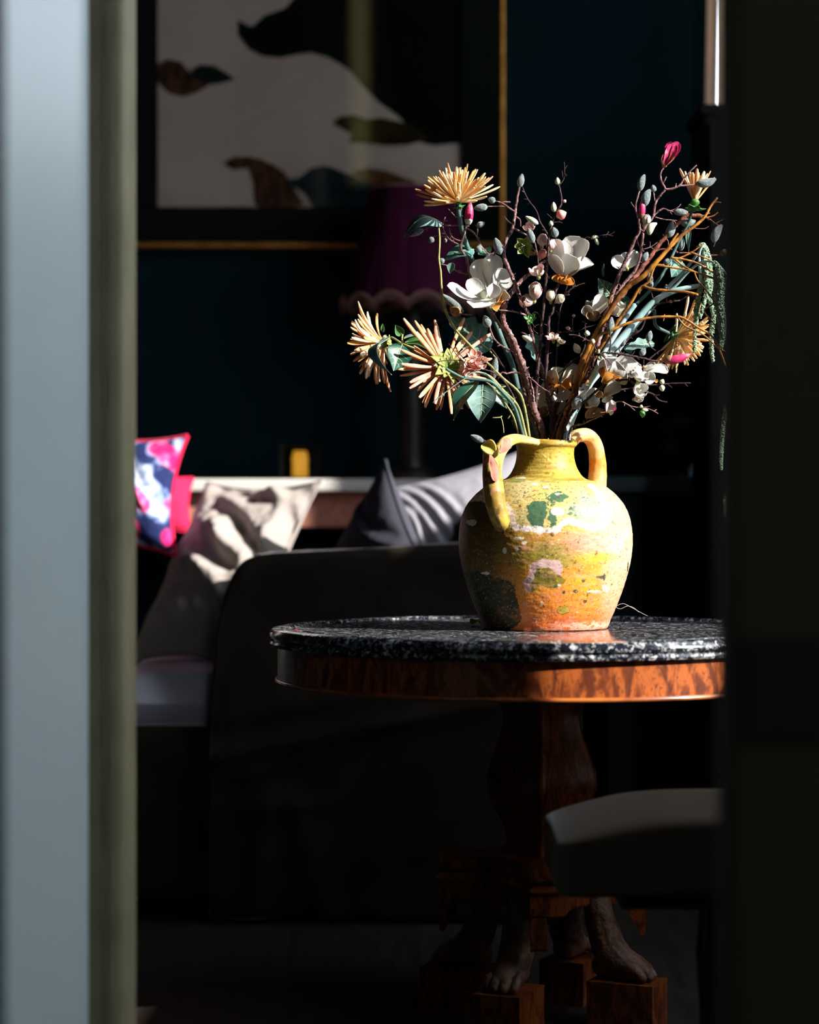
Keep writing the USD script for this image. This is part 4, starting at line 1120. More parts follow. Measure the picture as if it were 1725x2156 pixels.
def blossom(t, c, r, aim, look, n=5, openness=.9, seed=0, heart='sepal_lime', part='flower'):
    rs = np.random.RandomState(seed * 7 + 11)
    if n < 6:
        aim = unit(np.asarray(aim, float) * (1, .45, 1) + np.array([rs.uniform(-.4, .4), 0, rs.uniform(.0, .7)]))
    aim = unit(aim); a = unit(np.cross(aim, (0.3, .5, .8))); b = np.cross(aim, a)
    if openness <= .7:                                   # half shut, petals wrapped round one another
        r = r * .74
        h = obj(part, egg(c - aim * r * 1.15, c - aim * r * .45, r * .55, 9, 7), heart, t, smooth=True)
        for i in range(5):
            g = i / 5 * 2 * np.pi + rs.rand() * .6
            o = math.cos(g) * a + math.sin(g) * b
            k = .9 + .35 * rs.rand()
            tip = c + aim * r * .85 * k + o * r * (.12 + .5 * openness * rs.rand())
            obj('petal', blade(c - aim * r * .75 + o * r * .10, tip, r * 1.2, -o, bend=-.22 - .14 * rs.rand(), cup=.5, shape='petal', th=.0005, nu=13, nv=9, wave=.05, seed=i + seed, rise=.1 * (rs.rand() - .5)), look, h, smooth=True)
        return h
    h = obj(part, egg(c - aim * r * .5, c + aim * r * .1, r * .42, 9, 7), heart, t, smooth=True)
    for i in range(n):
        g = i / n * 2 * np.pi + rs.rand() * .5
        o = math.cos(g) * a + math.sin(g) * b
        op = openness * (1 + .45 * (rs.rand() - .5))
        ln = r * (.85 + .4 * rs.rand())
        tip = c + (o * math.sin(op) + aim * math.cos(op)) * ln
        obj('petal', blade(c + o * r * .06, tip, r * (.72 + .2 * rs.rand()) * (.8 if n >= 6 else 1), aim * math.sin(op) - o * math.cos(op), bend=-.18, cup=.4, shape='leaf' if n >= 6 else 'petal', th=.0005, nu=11, nv=7, wave=.07, seed=i + seed, curl=.12 * rs.randn(), rise=.2 * (rs.rand() - .5)), look, h, smooth=True)
    for i in range(7):
        g = rs.rand() * 6.28; o = math.cos(g) * a + math.sin(g) * b
        obj('stamen', tube([c, c + (aim + o * .45 * rs.rand()) * r * .55], [.6 * MPP, .9 * MPP], 5), 'bud_green', h) if i < 4 else None
    return h

# --- chrysanthemums
def mum(label, at, dy, aim, n, length, lo, hi, looks, stem, stem_r, stem_look, dys, seed, flat=.6, hook=.25, back=None, squash=None, jit=.12):
    st_ = px(stem)
    P = np.array([PXW(q, d) for q, d in zip(st_, np.interp(np.linspace(0, 1, len(st_)), np.linspace(0, 1, len(dys)), dys))])
    c = PXW(px(at)[0], dy)
    t = thing('chrysanthemum', label, 'flower', c)
    obj('stem', tube(catmull(P, max(8, len(P) * 6)), np.linspace(stem_r[0], stem_r[1], max(8, len(P) * 6)) * MPP, 10), stem_look, t, smooth=True)
    aim = unit(aim); a = unit(np.cross(aim, (0.21, .9, .4))); b = np.cross(aim, a)
    rs = np.random.RandomState(seed)
    hr = 11 * MPP
    h = obj('flower_head', egg(c - aim * hr * .8, c + aim * hr * .9, hr * 1.9, 14, 10, p=1.0), 'sepal_green', t, smooth=True)
    for i in range(n):
        f = (i + .5) / n
        th_ = math.radians(lo + (hi - lo) * f ** .7 + rs.randn() * 5)
        g = i * 2.39996 + rs.randn() * .12
        o = math.cos(g) * a + math.sin(g) * b
        ln = length * MPP * (.72 + .28 * f) * (1 + jit * rs.randn() * .8)
        d0 = o * math.sin(th_) + aim * math.cos(th_)
        p0 = c + d0 * hr * .55
        u = np.linspace(0, 1, 9)
        side = unit(np.cross(d0, aim + .01)) * rs.randn() * .06
        bendv = aim * hook * (.6 + .8 * rs.rand())
        Q = p0 + (u[:, None] * d0 + (u ** 2.4)[:, None] * (bendv + side)) * ln
        R = np.interp(u, [0, .15, .6, .86, 1], [1.6, 2.6, 3.5, 4.0, 2.2]) * MPP * (.9 + .25 * rs.rand()) * (1.15 if f > .5 else .9)
        obj('petal', tube(Q, R, 6, (flat, 1.0), aim + .02), looks[rs.randint(len(looks))], h, smooth=True)
    if back:
        lk, m, bl, bw_ = back
        for i in range(m):
            g = i / m * 2 * np.pi + rs.rand() * .2
            o = math.cos(g) * a + math.sin(g) * b
            k = 1 if i % 2 else .8
            obj('sepal', blade(c - aim * hr * .75 + o * hr * .25, c - aim * hr * (.85 + .3 * rs.rand()) + o * bl * MPP * k, bw_ * MPP, -aim, bend=.12, cup=.3, fold=.15, shape='leaf', th=.0008, nu=9, nv=7), lk, h, smooth=True)
    return t
G2 = ('mum_gold', 'mum_cream', 'mum_gold', 'mum_cream', 'mum_peach'); P2 = ('mum_peach', 'mum_cream', 'mum_gold', 'mum_peach'); R2 = ('mum_peach', 'mum_rose', 'mum_peach')
mum('golden spider chrysanthemum fanning upward at the top left of the bouquet', 'A 1035,565', 0.00, (-.10, -.35, .92), 96, 78, 6, 84, G2,
    'A 1035,590 1060,760 1090,870 1118,950 1180,1130 C 1290,270 1350,400 1420,580 1480,720 1540,950 1590,1090 P 1128,925 1140,985', (5.0, 6.5), 'stem_teal', (0, .045, .065, .075, .07, .04, .0), 5, hook=.10, back=('sepal_green', 9, 17, 8))
mum('peach chrysanthemum at the far left end, heading away behind two leaves', 'C 425,560', .02, (-.84, .34, -.22), 78, 96, 8, 66, P2,
    'C 440,545 480,510 570,560 640,590 800,640 950,710 1060,760 1290,830 1420,960 1530,1080 P 1110,925 1135,985', (2.4, 3.6), 'stem_yellow', (.02, -.01, -.03, .0), 6, hook=-.20, back=('sepal_lime', 8, 20, 9))
mum('rose and peach chrysanthemum seen from behind with a pale lime calyx', 'C 930,760', -.03, (-.40, .82, -.34), 60, 104, 62, 100, R2,
    'C 940,770 990,800 1100,850 1290,870 1400,960 1500,1080 P 1105,925 1140,980', (3.0, 4.0), 'stem_teal', (-.07, -.05, .0), 8, hook=-.02, back=('sepal_lime', 11, 42, 22), jit=.2)
mum('small golden chrysanthemum opening upward at the top right, beside the dark door', 'B 1425,575', .02, (.10, .15, .97), 20, 66, 4, 30, G2,
    'B 1425,590 1395,660 1380,720 1300,880 1150,1180 D 700,500 500,900 P 1195,925 1170,990', (3.0, 5.0), 'stem_teal', (.02, .05, .04, .0), 9, hook=.04, back=('leaf_green', 6, 26, 18))
mum('golden chrysanthemum turned away to the right with a dark green calyx', 'D 1262,500', .065, (.80, .16, -.46), 92, 88, 6, 84, G2,
    'D 1245,495 1190,465 1120,430 1092,395 1090,280 1000,330 900,480 700,720 500,1000 P 1190,925 1165,990', (3.6, 4.6), 'stem_teal', (.055, .04, .04, .03, .0), 10, hook=-.14, back=('sepal_green', 10, 27, 15))

# --- magnolia branches with large white flowers
b = Branch('magnolia_branch', 'mauve magnolia branch carrying the open white flower at the left', 'branch', 'bark_mauve',
           'P 1146,985 1146,925 C 1660,1080 1625,900 1560,700 1485,520 1410,350 1432,215 A 1500,1290 1590,1190 1725,1105 B 90,1130 190,1055', (0, .0, -.01, .02, .02), (7.5, 7, 5.5, 3.0))
b.twig('C 1500,625 1380,570 1320,490 1300,410', (2.4, 1.6)).bud('C 1295,425 1255,335', 17)
b.twig('C 1430,200 1480,150 1545,60', (4.2, 3.2), .03)
b.twig('C 1590,810 1520,800 1440,812', (2.2, 1.6)).twig('C 1440,812 1405,800 1350,870 1310,880', (1.8, 1.4))
b.bud('C 1330,860 1350,675', 15, d=-.005, cap='bract_brown')
b.twig('C 1600,820 1650,860 1725,925 1790,960', (2.2, 1.4), -.02)
W_, RU = 'magnolia_white', 'magnolia_rust'
b.petals('A 1345,1400 1290,1330', 26, [
    ('A 1300,1330 1195,1045', 50, (-.35, -1, .1), -.10, .35, .01, .03),
    ('A 1310,1330 1330,1000', 46, (-.2, -1, .1), -.08, .35, .012, .035),
    ('A 1330,1350 1440,1130', 50, (.3, -1, .1), -.10, .3, .012, .02),
    ('A 1300,1370 948,1262', 52, (.1, -.6, .9), -.14, .3, .0, -.02),
    ('A 1270,1370 1112,1215', 34, (-.3, -1, .5), .06, .3, -.005, -.012),
    ('A 1330,1370 1160,1440', 62, (.0, -.5, 1), -.10, .3, -.01, -.05),
    ('A 1350,1370 1420,1290', 44, (.5, -.8, .3), -.10, .35, -.005, -.02),
    ('A 1330,1360 1325,1240', 32, (.0, -1, .5), .18, .5, -.015, -.030),
    ('A 1340,1420 1400,1310', 34, (.9, -.3, -.3), .10, .3, -.01, -.012, RU),
    ('A 1310,1420 1390,1420', 26, (.1, -.8, -.7), .05, .3, -.03, -.02, RU)], W_, 'bud_green')
b.bud('A 1250,1360 1262,1300', 18, 'bud_green', d=-.03, cap='bract_brown')

b = Branch('magnolia_branch', 'dark stemmed magnolia branch under the upright white flower at the top centre', 'branch', 'bark_dark',
           'P 1170,985 1169,925 D 245,1180 205,960 195,840 200,700 215,500 220,345 B 248,1480 270,1330 300,1250 325,1215', (0, .0, -.01, -.02), (4.6, 3.8, 2.6))
b.petals('B 322,1238 345,1170', 34, [
    ('B 335,1190 490,865', 76, (-.6, -1, .25), -.12, .5, .012, .03),
    ('B 320,1180 272,875', 42, (-.6, -.9, .0), -.06, .4, .0, .012),
    ('B 330,1190 345,890', 42, (.1, -1, .0), -.08, .3, .018, .03),
    ('B 330,1180 245,1005', 34, (-.7, -.7, .2), -.14, .45, -.01, -.015),
    ('B 350,1180 450,1030', 58, (-.2, -.9, .5), -.12, .5, -.008, -.02),
    ('B 355,1185 592,1085', 50, (.1, -.5, .9), .05, .5, -.004, -.012),
    ('B 310,1235 300,1165', 26, (-.7, -.8, -.2), .2, .5, -.014, -.02, RU),
    ('B 345,1240 400,1180', 30, (.2, -.8, -.6), .16, .5, -.014, -.018, RU),
    ('B 320,1240 345,1190', 26, (.0, -1, -.2), .2, .4, -.02, -.026, RU)], W_, RU)
b.twig('B 255,1400 340,1345 400,1290 515,1240', (1.7, 1.1), -.01).twig('B 415,1285 420,1245', (1.2, 1.4)).twig('B 345,1340 390,1335', (1.1, 1.3))
b.twig('D 215,560 150,610 120,700', (1.2, .9))
b.blossom('D 255,530', 17, (-.3, -.7, .6), 'blossom_pink', seed=4, d=-.01)
b.blossom('D 305,560', 16, (.5, -.5, .5), 'magnolia_cream', seed=5, d=-.01)

b = Branch('magnolia_branch', 'slender mauve magnolia branch with a fuzzy bud at its tip, left of centre', 'branch', 'bark_mauve',
           'P 1176,985 1166,925 D 262,1300 210,980 185,850 130,680 100,560 40,360 A 1650,1560 1590,1440 1490,1200 1415,975 1430,900 1490,780 1510,650 1530,520 1548,440', (0, .01, .0, -.01, .0), (5.0, 4.6, 3.2, 4.2, 2.2))
b.bud('A 1545,445 1568,340', 14)
b.twig('A 1520,660 1440,605 1400,575 1470,570', (2.2, 1.6)).twig('A 1410,580 1340,560', (1.6, 1.2)).bud('A 1345,562 1288,545', 13).twig('A 1450,612 1390,605 1275,608', (1.6, 1.2)).bud('A 1280,608 1172,622', 15)
b.twig('A 1495,760 1440,715 1420,690', (1.8, 1.2)).twig('A 1510,690 1550,720 1555,770', (1.8, 1.2)).twig('A 1500,790 1580,830 1640,870', (2.4, 1.6))
b.bud('A 1390,1000 1345,870', 18).twig('A 1420,975 1385,1000', (1.6, 1.4))
b.twig('A 1420,900 1370,960 1300,1000 1240,950 1210,920', (2.0, 1.2)).bud('A 1195,980 1225,930', 13)
b.twig('C 1600,330 1500,300 1370,285', (2.0, 1.3), -.02).twig('C 1650,560 1620,500 1560,470', (1.4, 1.0))
b.twig('D 130,660 95,520', (1.6, 1.2)).bud('D 85,540 0,500', 12, 'bud_green')

b = Branch('magnolia_branch', 'left twiggy magnolia branch with a pink tipped bud under the golden flower', 'branch', 'bark_mauve',
           'P 1133,985 1135,925 C 1600,1050 1560,800 1470,560 1330,330 1230,180 A 1140,1190 1110,1040 1060,940 1080,860 1112,760', (0, .03, .04, .03), (4.5, 4.0, 3.4, 2.6))
b.bud('A 1120,765 1140,560', 19, 'bud_magenta', cap='bud_green')
b.twig('A 1060,925 960,870 910,770 932,695', (1.9, 1.4)).twig('A 1060,890 985,855 965,780', (1.6, 1.1)).twig('A 1112,790 1190,850 1215,910 1260,965 1340,1010', (2.0, 1.4))
b.twig('A 1190,845 1200,790 1180,760', (1.6, 1.2)).bud('A 1195,770 1255,740', 12)
b.twig('A 1085,770 1030,765 920,765 880,745', (1.7, 1.2)).twig('A 1080,850 1070,700 1065,600', (1.6, 1.2)).twig('A 1020,695 950,620', (1.3, .9), .01)
b.twig('A 980,880 930,880', (1.2, 1.0)).bud('A 945,885 920,890', 9).twig('A 960,870 860,850 820,870', (1.2, .9)).bud('A 835,865 795,905', 12)
b.bud('A 750,800 635,850', 12, 'bud_fuzzy').twig('A 930,765 840,770 745,805', (1.3, .9))
b.twig('A 1130,1165 1050,1150 960,1100 880,1080', (2.0, 1.3)).bud('A 920,1070 885,1040', 12)
b.bud('C 1080,300 905,155', 15).bud('C 1060,320 970,260', 24, 'bract_brown').twig('C 1150,330 1080,320 990,310 905,290', (1.6, 1.2), -.01)

# --- thin stems at the left
b = Branch('stem', 'long thin yellow green stem hanging bare at the far left of the flowers', 'stem', 'stem_yellow',
           'P 1125,985 1116,925 C 1560,1000 1400,840 1310,750 1230,680 1130,570 1020,450 960,350 A 935,1470 905,1330 895,1160 880,1030 885,900 875,760', (0, -.01, .0, .02), (3.0, 2.6, 2.2), knob=.1)
b = Branch('stem', 'fine grey green stem crossing in front of the rose chrysanthemum', 'stem', 'leaf_grey',
           'P 1110,980 1103,925 C 1480,1080 1400,960 1310,850 1250,805 1170,800 1080,860 960,945 830,1050', (0, -.05, -.08), (1.8, 1.6, 1.0), knob=.1)
b = Branch('stem', 'faint dry grass stem reaching left behind the big lobed leaf', 'stem', 'bark_dark',
           'P 1120,980 1112,925 C 1340,640 1180,500 1000,345 860,380 680,490', (0, .08, .12), (2.0, 1.6, 1.0), knob=.15)
b.twig('C 1100,430 1060,470 1000,560 980,640 1020,720', (1.0, .8), -.05)
b = Branch('stem', 'short forked yellow stem in front of the round leaf by the jug mouth', 'stem', 'stem_yellow',
           'P 1100,985 1094,925 C 1500,1180 1430,1060 1330,930 1260,870', (0, -.03, -.04), (2.4, 2.2, 1.8), knob=.1)
b.twig('C 1300,965 1350,940 1430,915', (2.2, 1.6)).twig('C 1400,1160 1390,1170 1325,1175', (1.6, 1.4)).twig('C 1450,1180 1480,1130 1500,1010', (1.4, 1.0)).twig('C 1390,1170 1410,1240 1415,1300', (1.3, 1.0))

# --- leaves
def leaf(label, pts, width, face, look, dys, bend=.1, cup=.1, fold=.25, curl=0.0, shape='leaf', lobes=0, wave=.04, seed=1, stalk=None, rib=True, side_ribs=0, name='leaf'):
    p = px(pts)
    a, b_ = PXW(p[0], dys[0]), PXW(p[1], dys[1])
    t = thing(name, label, 'leaf', a)
    kw = dict(bend=bend, cup=cup, fold=fold, curl=curl, shape=shape, wave=wave, seed=seed, lobes=lobes, nu=29, nv=15)
    V, F = blade(a, b_, width * MPP, face, **kw)
    obj('leaf_blade', (V, F), look, t, smooth=True)
    G_ = V[:29 * 15].reshape(29, 15, 3); G2_ = V[29 * 15:].reshape(29, 15, 3)
    up = unit(np.cross(G_[1, 7] - G_[0, 7], G_[5, 14] - G_[5, 0]))
    if rib:
        mids = (G_[:, 7] + G2_[:, 7]) / 2
        ms = [tube(mids, np.linspace(1.5, .5, 29) * MPP, 6)]
        for i in range(side_ribs):
            r0_ = 4 + int(i * 20 / side_ribs)
            for sgn in (-1, 1):
                idx = [(min(28, r0_ + int(4 * q)), 7 + sgn * int(round(6 * q))) for q in np.linspace(0, 1, 5)]
                ms.append(tube([(G_[u_, v_] + G2_[u_, v_]) / 2 for u_, v_ in idx], np.linspace(.9, .3, 5) * MPP, 5))
        obj('rib', join(*ms), 'leaf_rib', t, smooth=True)
    if stalk:
        s = px(stalk); d = np.linspace(dys[0], stalk_d if False else dys[0] + .02, len(s))
        obj('stalk', tube(catmull([PXW(q, e) for q, e in zip(s, d)], 12), np.linspace(1.4, 2.0, 12) * MPP, 7), 'stem_yellow', t, smooth=True)
    return t
leaf('grey teal drooping leaf below the top left golden flower', 'A 900,745 590,855', 50, (-.25, -.75, .75), 'leaf_grey', (.03, .0), bend=.30, cup=-.25, fold=-.1, seed=2)
leaf('big lobed teal leaf with pale veins behind the left stems', 'C 1300,620 945,330', 88, (.3, -1, .25), 'leaf_teal', (.05, .06), bend=.05, cup=.05, fold=.12, lobes=4, side_ribs=5, stalk='C 1290,610 1340,670 1420,760', seed=3)
leaf('lobed teal leaf half hidden behind the centre stems', 'C 1640,480 1690,720', 46, (.2, -1, .2), 'leaf_teal', (.06, .05), lobes=3, side_ribs=3, seed=4)
leaf('curled grey green leaf hanging over the far left chrysanthemum', 'C 480,508 490,820', 34, (-.9, -.6, .2), 'leaf_grey', (-.05, -.075), bend=.50, cup=.3, fold=.2, seed=5)
leaf('dark green round leaf beside the curled one at the far left', 'C 575,570 505,790', 56, (.25, -1, .1), 'leaf_dark', (-.05, -.07), bend=.05, cup=.15, fold=.2, side_ribs=4, stalk='C 575,570 575,520 580,490', seed=6)
leaf('small bright green leaf standing up on the far left stem', 'C 580,500 520,410', 20, (-.4, -.8, .4), 'leaf_green', (-.03, -.03), bend=.1, fold=.3, seed=7, stalk='C 580,500 580,560')
leaf('small grey leaf pointing right at the fork of the far left stem', 'C 590,520 695,492', 11, (.1, -.6, .8), 'leaf_grey', (-.03, -.03), bend=.1, fold=.3, seed=8)
leaf('narrow green leaf arching over the far left stem', 'C 600,550 790,620', 26, (.3, -.7, .6), 'leaf_green', (-.03, -.04), bend=.22, fold=.25, seed=9)
leaf('tiny green leaf tucked above the peach petals at far left', 'C 420,470 415,395', 9, (-.3, -.9, .2), 'leaf_green', (.0, .0), fold=.3, seed=10, rib=False)
leaf('broad teal leaf with a pointed tip hanging above the jug spout', 'C 1240,900 1225,1215', 64, (-.15, -1, .25), 'leaf_grey', (-.05, -.07), bend=.10, cup=.12, fold=.25, side_ribs=4, seed=11)
leaf('dark folded leaf left of the broad teal one under the rose flower', 'C 1200,860 1000,1195', 44, (-.6, -.7, .3), 'leaf_dark', (-.05, -.06), bend=.22, cup=-.2, fold=.5, seed=12, stalk='C 1210,860 1290,870')
leaf('dark green leaf behind the broad teal one', 'C 1330,900 1440,1100', 46, (.3, -1, .2), 'leaf_dark', (.0, .0), bend=.1, fold=.2, side_ribs=3, seed=13)
leaf('round dark leaf just above the jug mouth at the left', 'C 1480,1200 1665,1190', 50, (.0, -1, .3), 'leaf_dark', (.03, .02), bend=.05, shape='round', fold=.1, seed=14)
leaf('dark teal leaf behind the left white flower', 'A 1170,960 930,1050', 46, (-.1, -.7, .7), 'leaf_teal', (.06, .05), bend=.2, cup=-.2, fold=.2, side_ribs=3, seed=15)
leaf('small dark green leaf above the left white flower', 'A 1240,960 1290,1020', 34, (.1, -.9, .3), 'leaf_dark', (.06, .05), seed=16)
leaf('pale teal sliver leaf left of the left white flower', 'A 990,1070 970,1160', 18, (-.3, -1, .1), 'leaf_grey', (.03, .03), seed=17, rib=False)
leaf('tall dark green leaf with a twisted tip in the middle gap', 'B 730,1340 625,1200', 34, (-.3, -1, .2), 'leaf_dark', (.05, .04), bend=.15, fold=.3, side_ribs=3, seed=18)
leaf('thin dark green leaf blade rising above the middle gap', 'B 670,1190 675,1075', 8, (-.6, -.8, 0), 'leaf_dark', (.04, .04), fold=.2, rib=False, seed=19)
leaf('bright teal narrow leaf hanging among the right hand twigs', 'B 1380,790 1375,975', 12, (-.5, -1, .0), 'leaf_teal', (.05, .04), fold=.2, bend=.1, seed=20, stalk='B 1380,790 1365,760')
leaf('broad teal leaf behind the orange stems at the right', 'B 1320,1060 1230,1190', 40, (.2, -1, .2), 'leaf_teal', (.07, .06), bend=.1, fold=.2, side_ribs=3, seed=21)
leaf('lobed teal leaf in front of the pale stems at the right', 'D 1090,560 850,610', 40, (-.1, -.8, .6), 'leaf_grey', (.0, -.01), bend=.1, lobes=3, fold=.15, side_ribs=3, seed=22)
leaf('dark leaf behind the cream flower near the right hand stems', 'B 850,1420 860,1340', 26, (.1, -1, 0), 'leaf_dark', (.08, .08), seed=23, rib=False)
leaf('small teal leaf under the lobed one at the right', 'D 870,570 900,650', 22, (-.2, -1, .2), 'leaf_teal', (.01, .0), seed=24, rib=False)

# --- hellebore like green flower, pink clusters
b = Branch('quince_branch', 'dark quince branch rising at the centre with a coral bud near its top', 'branch', 'bark_dark',
           'P 1150,985 1134,925 D 105,1180 115,1000 125,800 150,560 165,330 B 165,1540 190,1280 205,1100 215,900 240,770 270,680 325,570 305,440 290,410', (0, .0, -.03, -.02), (4.2, 3.4, 2.6, 1.6))
b.bud('B 292,425 290,368', 11, 'bud_green').twig('B 325,570 345,568', (1.1, 1.0)).bud('B 340,572 362,552', 8, 'blossom_pink')
b.twig('B 302,432 345,370 350,300 345,238', (1.2, .6)).twig('B 348,300 372,268', (.8, .5)).twig('B 335,370 330,310', (.8, .5)).twig('B 345,360 372,350', (.7, .5))
b.twig('B 245,705 205,668', (1.1, .8)).twig('B 280,650 262,630', (1.2, 1.0)).bud('B 262,650 258,572', 12, 'bud_green').bud('B 285,690 365,655', 22, 'bud_coral').bud('B 240,770 235,725', 10, 'bud_green')
b.twig('B 222,860 175,780 150,740 120,650 45,545 10,470 0,440', (1.6, 1.0)).bud('B 130,750 28,690', 13, 'bud_green').twig('B 50,550 15,545', (1.0, .7)).twig('B 250,740 300,735 330,742', (1.1, .8)).twig('B 300,735 320,700', (.8, .6))
b.blossom('B 130,1175', 22, (-.3, -.9, .2), 'blossom_pink', seed=1, d=-.01)
b.blossom('B 105,1320', 30, (-.2, -.9, .3), 'blossom_pink', openness=.55, seed=2, d=-.01)
b.blossom('B 40,1390', 26, (-.5, -.8, -.2), 'blossom_pink', openness=.6, seed=3)
b.blossom('B 165,890', 22, (-.2, -.9, .4), 'blossom_pink', openness=.7, seed=6, d=.02)
b.blossom('B 235,930', 20, (.2, -.9, .4), 'blossom_pink', openness=.7, seed=7, d=.01)
b.blossom('B 160,1005', 20, (.2, -.9, -.2), 'bud_coral', openness=.7, seed=8, d=.03)
b.blossom('B 235,1350', 20, (.2, -.8, .4), 'magnolia_cream', openness=.7, seed=9)
b.blossom('B 305,1375', 18, (.7, -.6, .1), 'magnolia_cream', openness=.7, seed=10)
b.blossom('B 70,800', 18, (.0, -.9, .4), 'blossom_pink', openness=.8, seed=12, d=.03)
b.bud('B 90,905 50,790', 15).bud('B 275,860 258,780', 16)
b.twig('B 100,900 125,1010 130,1075', (1.6, 1.2), .02, 'bark_mauve')
b.blossom('B 20,930', 26, (-.2, -.9, -.1), 'sepal_lime', n=6, openness=1.0, seed=13, d=.03, heart='leaf_green')
b.blossom('B 75,985', 16, (.1, -.9, -.2), 'bract_brown', n=4, openness=.6, seed=14, d=.03)
b.blossom('D 65,360', 15, (.1, -.9, .2), 'leaf_green', n=6, openness=1.1, seed=15, d=-.01)
b.twig('D 165,360 100,300 75,360 110,430', (.8, .5)).twig('D 150,400 90,440 130,480', (.7, .5)).twig('B 205,1190 280,1150 300,1130', (1.2, .8))
b = Branch('quince_branch', 'short quince twig with a dusky pink cluster beside the rose chrysanthemum', 'branch', 'bark_dark',
           'P 1115,985 1108,925 C 1440,900 1330,800 1230,770 1160,740 1060,700 940,700 820,740', (0, -.03, -.07), (2.4, 1.8, .8))
for i, (x, y, r, a) in enumerate([(1170, 690, 17, (-.2, -.9, .3)), (1220, 730, 17, (.4, -.9, 0)), (1150, 745, 18, (0, -1, -.1)), (1105, 745, 17, (-.6, -.8, 0)), (1120, 790, 14, (-.2, -.9, -.4)), (1250, 700, 11, (.7, -.6, .3))]):
    b.blossom('C %d,%d' % (x, y), r, a, 'blossom_pink' if i % 2 else 'bud_coral', openness=.9, seed=20 + i, d=-.005, heart='bract_brown')
b.twig('C 1090,690 1040,640 1010,620', (1.0, .7)).twig('C 1060,700 1030,660 960,560', (1.0, .6), .02)

# --- right hand magnolia branches
b = Branch('magnolia_branch', 'tall mauve magnolia branch topped by the half open magenta flower', 'branch', 'bark_mauve',
           'P 1186,985 1188,925 D 420,1100 560,780 640,520 B 720,1420 790,1210 900,1040 985,1090 990,900 1000,800 1080,690 1100,580 1160,490 1180,465 1150,400 1140,340 1165,290'.replace('B 720,1420 790,1210 900,1040 985,1090', 'B 760,1370 850,1230 940,1120 975,1020'), (0, .02, .0, -.01), (5.0, 4.2, 3.2, 2.0))
b.petals('B 1160,285 1185,240', 13, [
    ('B 1170,270 1235,75', 22, (-.7, -.8, .1), -.05, .6, .0, .0, 'bud_magenta'), ('B 1180,265 1290,75', 24, (.2, -1, .1), -.05, .5, .006, .006, 'bud_magenta'),
    ('B 1175,270 1262,90', 26, (-.1, -1, .1), .05, .5, -.004, -.006, 'bud_magenta'), ('B 1185,265 1250,165', 14, (.7, -.7, .1), .05, .4, -.004, -.004, 'bract_brown'), ('B 1165,275 1175,160', 9, (-.9, -.5, 0), .2, .4, -.003, -.003, 'bract_brown'),
    ('B 1160,275 1165,205', 9, (-.9, -.5, 0), .1, .4, -.003, -.003, 'bract_brown')], 'bud_magenta', 'bract_brown')
b.twig('B 1180,465 1290,440 1340,370 1440,265', (2.6, 1.4)).twig('B 1300,435 1410,428 1450,420', (2.2, 1.6)).bud('B 1440,415 1597,378', 18, hook=-.1).twig('B 1375,335 1405,340', (1.0, .8)).twig('B 1160,420 1190,362', (1.3, 1.5))
b.twig('B 1005,800 1080,690 1170,625 1210,640 1255,652', (2.6, 1.4)).bud('B 1252,652 1368,655', 14).twig('B 1200,645 1270,625 1310,585', (1.3, .9)).twig('B 1100,695 1180,715 1275,722', (1.5, 1.0)).twig('B 1210,640 1240,675', (1.0, .7))
b.twig('B 1095,560 1085,500 1080,470', (1.3, 1.1)).bud('B 1088,485 1078,430', 12)
b.twig('B 1005,980 960,920 950,870', (1.3, 1.0)).twig('B 1000,960 1060,940 1115,900', (1.3, .8)).twig('B 1055,940 1055,895', (.9, .7)).bud('B 995,1060 1035,985', 13)
b.petals('B 850,1130 880,1110', 12, [('B 855,1120 740,1030', 30, (-.4, -.9, .3), .06, .4, .0, -.01), ('B 860,1115 850,985', 22, (-.2, -1, .1), .05, .4, .01, .01), ('B 870,1115 945,975', 32, (.2, -1, .2), .06, .5, .005, .0), ('B 855,1130 800,1120', 18, (-.3, -.8, .5), .05, .4, -.01, -.01)], 'magnolia_white', 'sepal_lime', d=.0)
b = Branch('magnolia_branch', 'mauve magnolia branch with the fuzzy bud and magenta bud high at centre right', 'branch', 'bark_mauve',
           'P 1180,985 1182,925 D 400,1130 520,850 610,600 B 705,1450 790,1200 860,1040 920,900 970,790 960,700 935,620 960,500 975,460', (0, -.01, -.03, -.03), (6.0, 5.4, 4.6, 1.8))
b.bud('B 972,475 1010,345', 15, hook=.06).twig('B 940,620 915,600 898,570', (1.2, .9)).bud('B 985,715 995,533', 15, 'bud_magenta', cap='bract_brown').twig('B 970,780 990,700', (1.8, 1.4))
b.bud('B 1015,600 1055,468', 18, hook=.1).twig('B 985,700 1005,640 1020,590', (1.3, 1.0))
b.blossom('B 1020,720', 18, (.4, -.8, .4), 'magnolia_cream', n=4, openness=.5, seed=31)
b.bud('B 1050,840 1110,745', 16, 'bud_green', hook=.2).twig('B 985,800 1030,830 1080,770', (1.6, 1.2))
b.bud('D 575,290 530,210', 16).bud('D 640,190 665,130', 17)
b.petals('D 590,370 585,330', 14, [('D 590,345 670,160', 34, (.1, -1, .2), .10, .5, .0, .0), ('D 585,345 515,250', 26, (-.5, -.9, .1), .10, .5, .0, -.004), ('D 590,350 625,200', 30, (-.1, -1, .1), .02, .4, .012, .014), ('D 585,375 545,300', 17, (-.3, -1, 0), .1, .5, -.008, -.012, 'bract_brown'), ('D 592,378 610,290', 17, (.3, -1, 0), .1, .5, -.008, -.012, 'bract_brown')], 'magnolia_cream', 'bract_brown', d=-.01)
b.petals('D 760,330 780,300', 12, [('D 760,330 820,215', 30, (.3, -1, .1), .1, .5, .0, .0), ('D 755,330 770,250', 26, (-.3, -1, .1), .1, .5, -.004, -.006), ('D 765,330 830,270', 24, (.5, -.9, .1), .1, .4, .004, .004)], 'magnolia_cream', 'sepal_lime', d=.03)

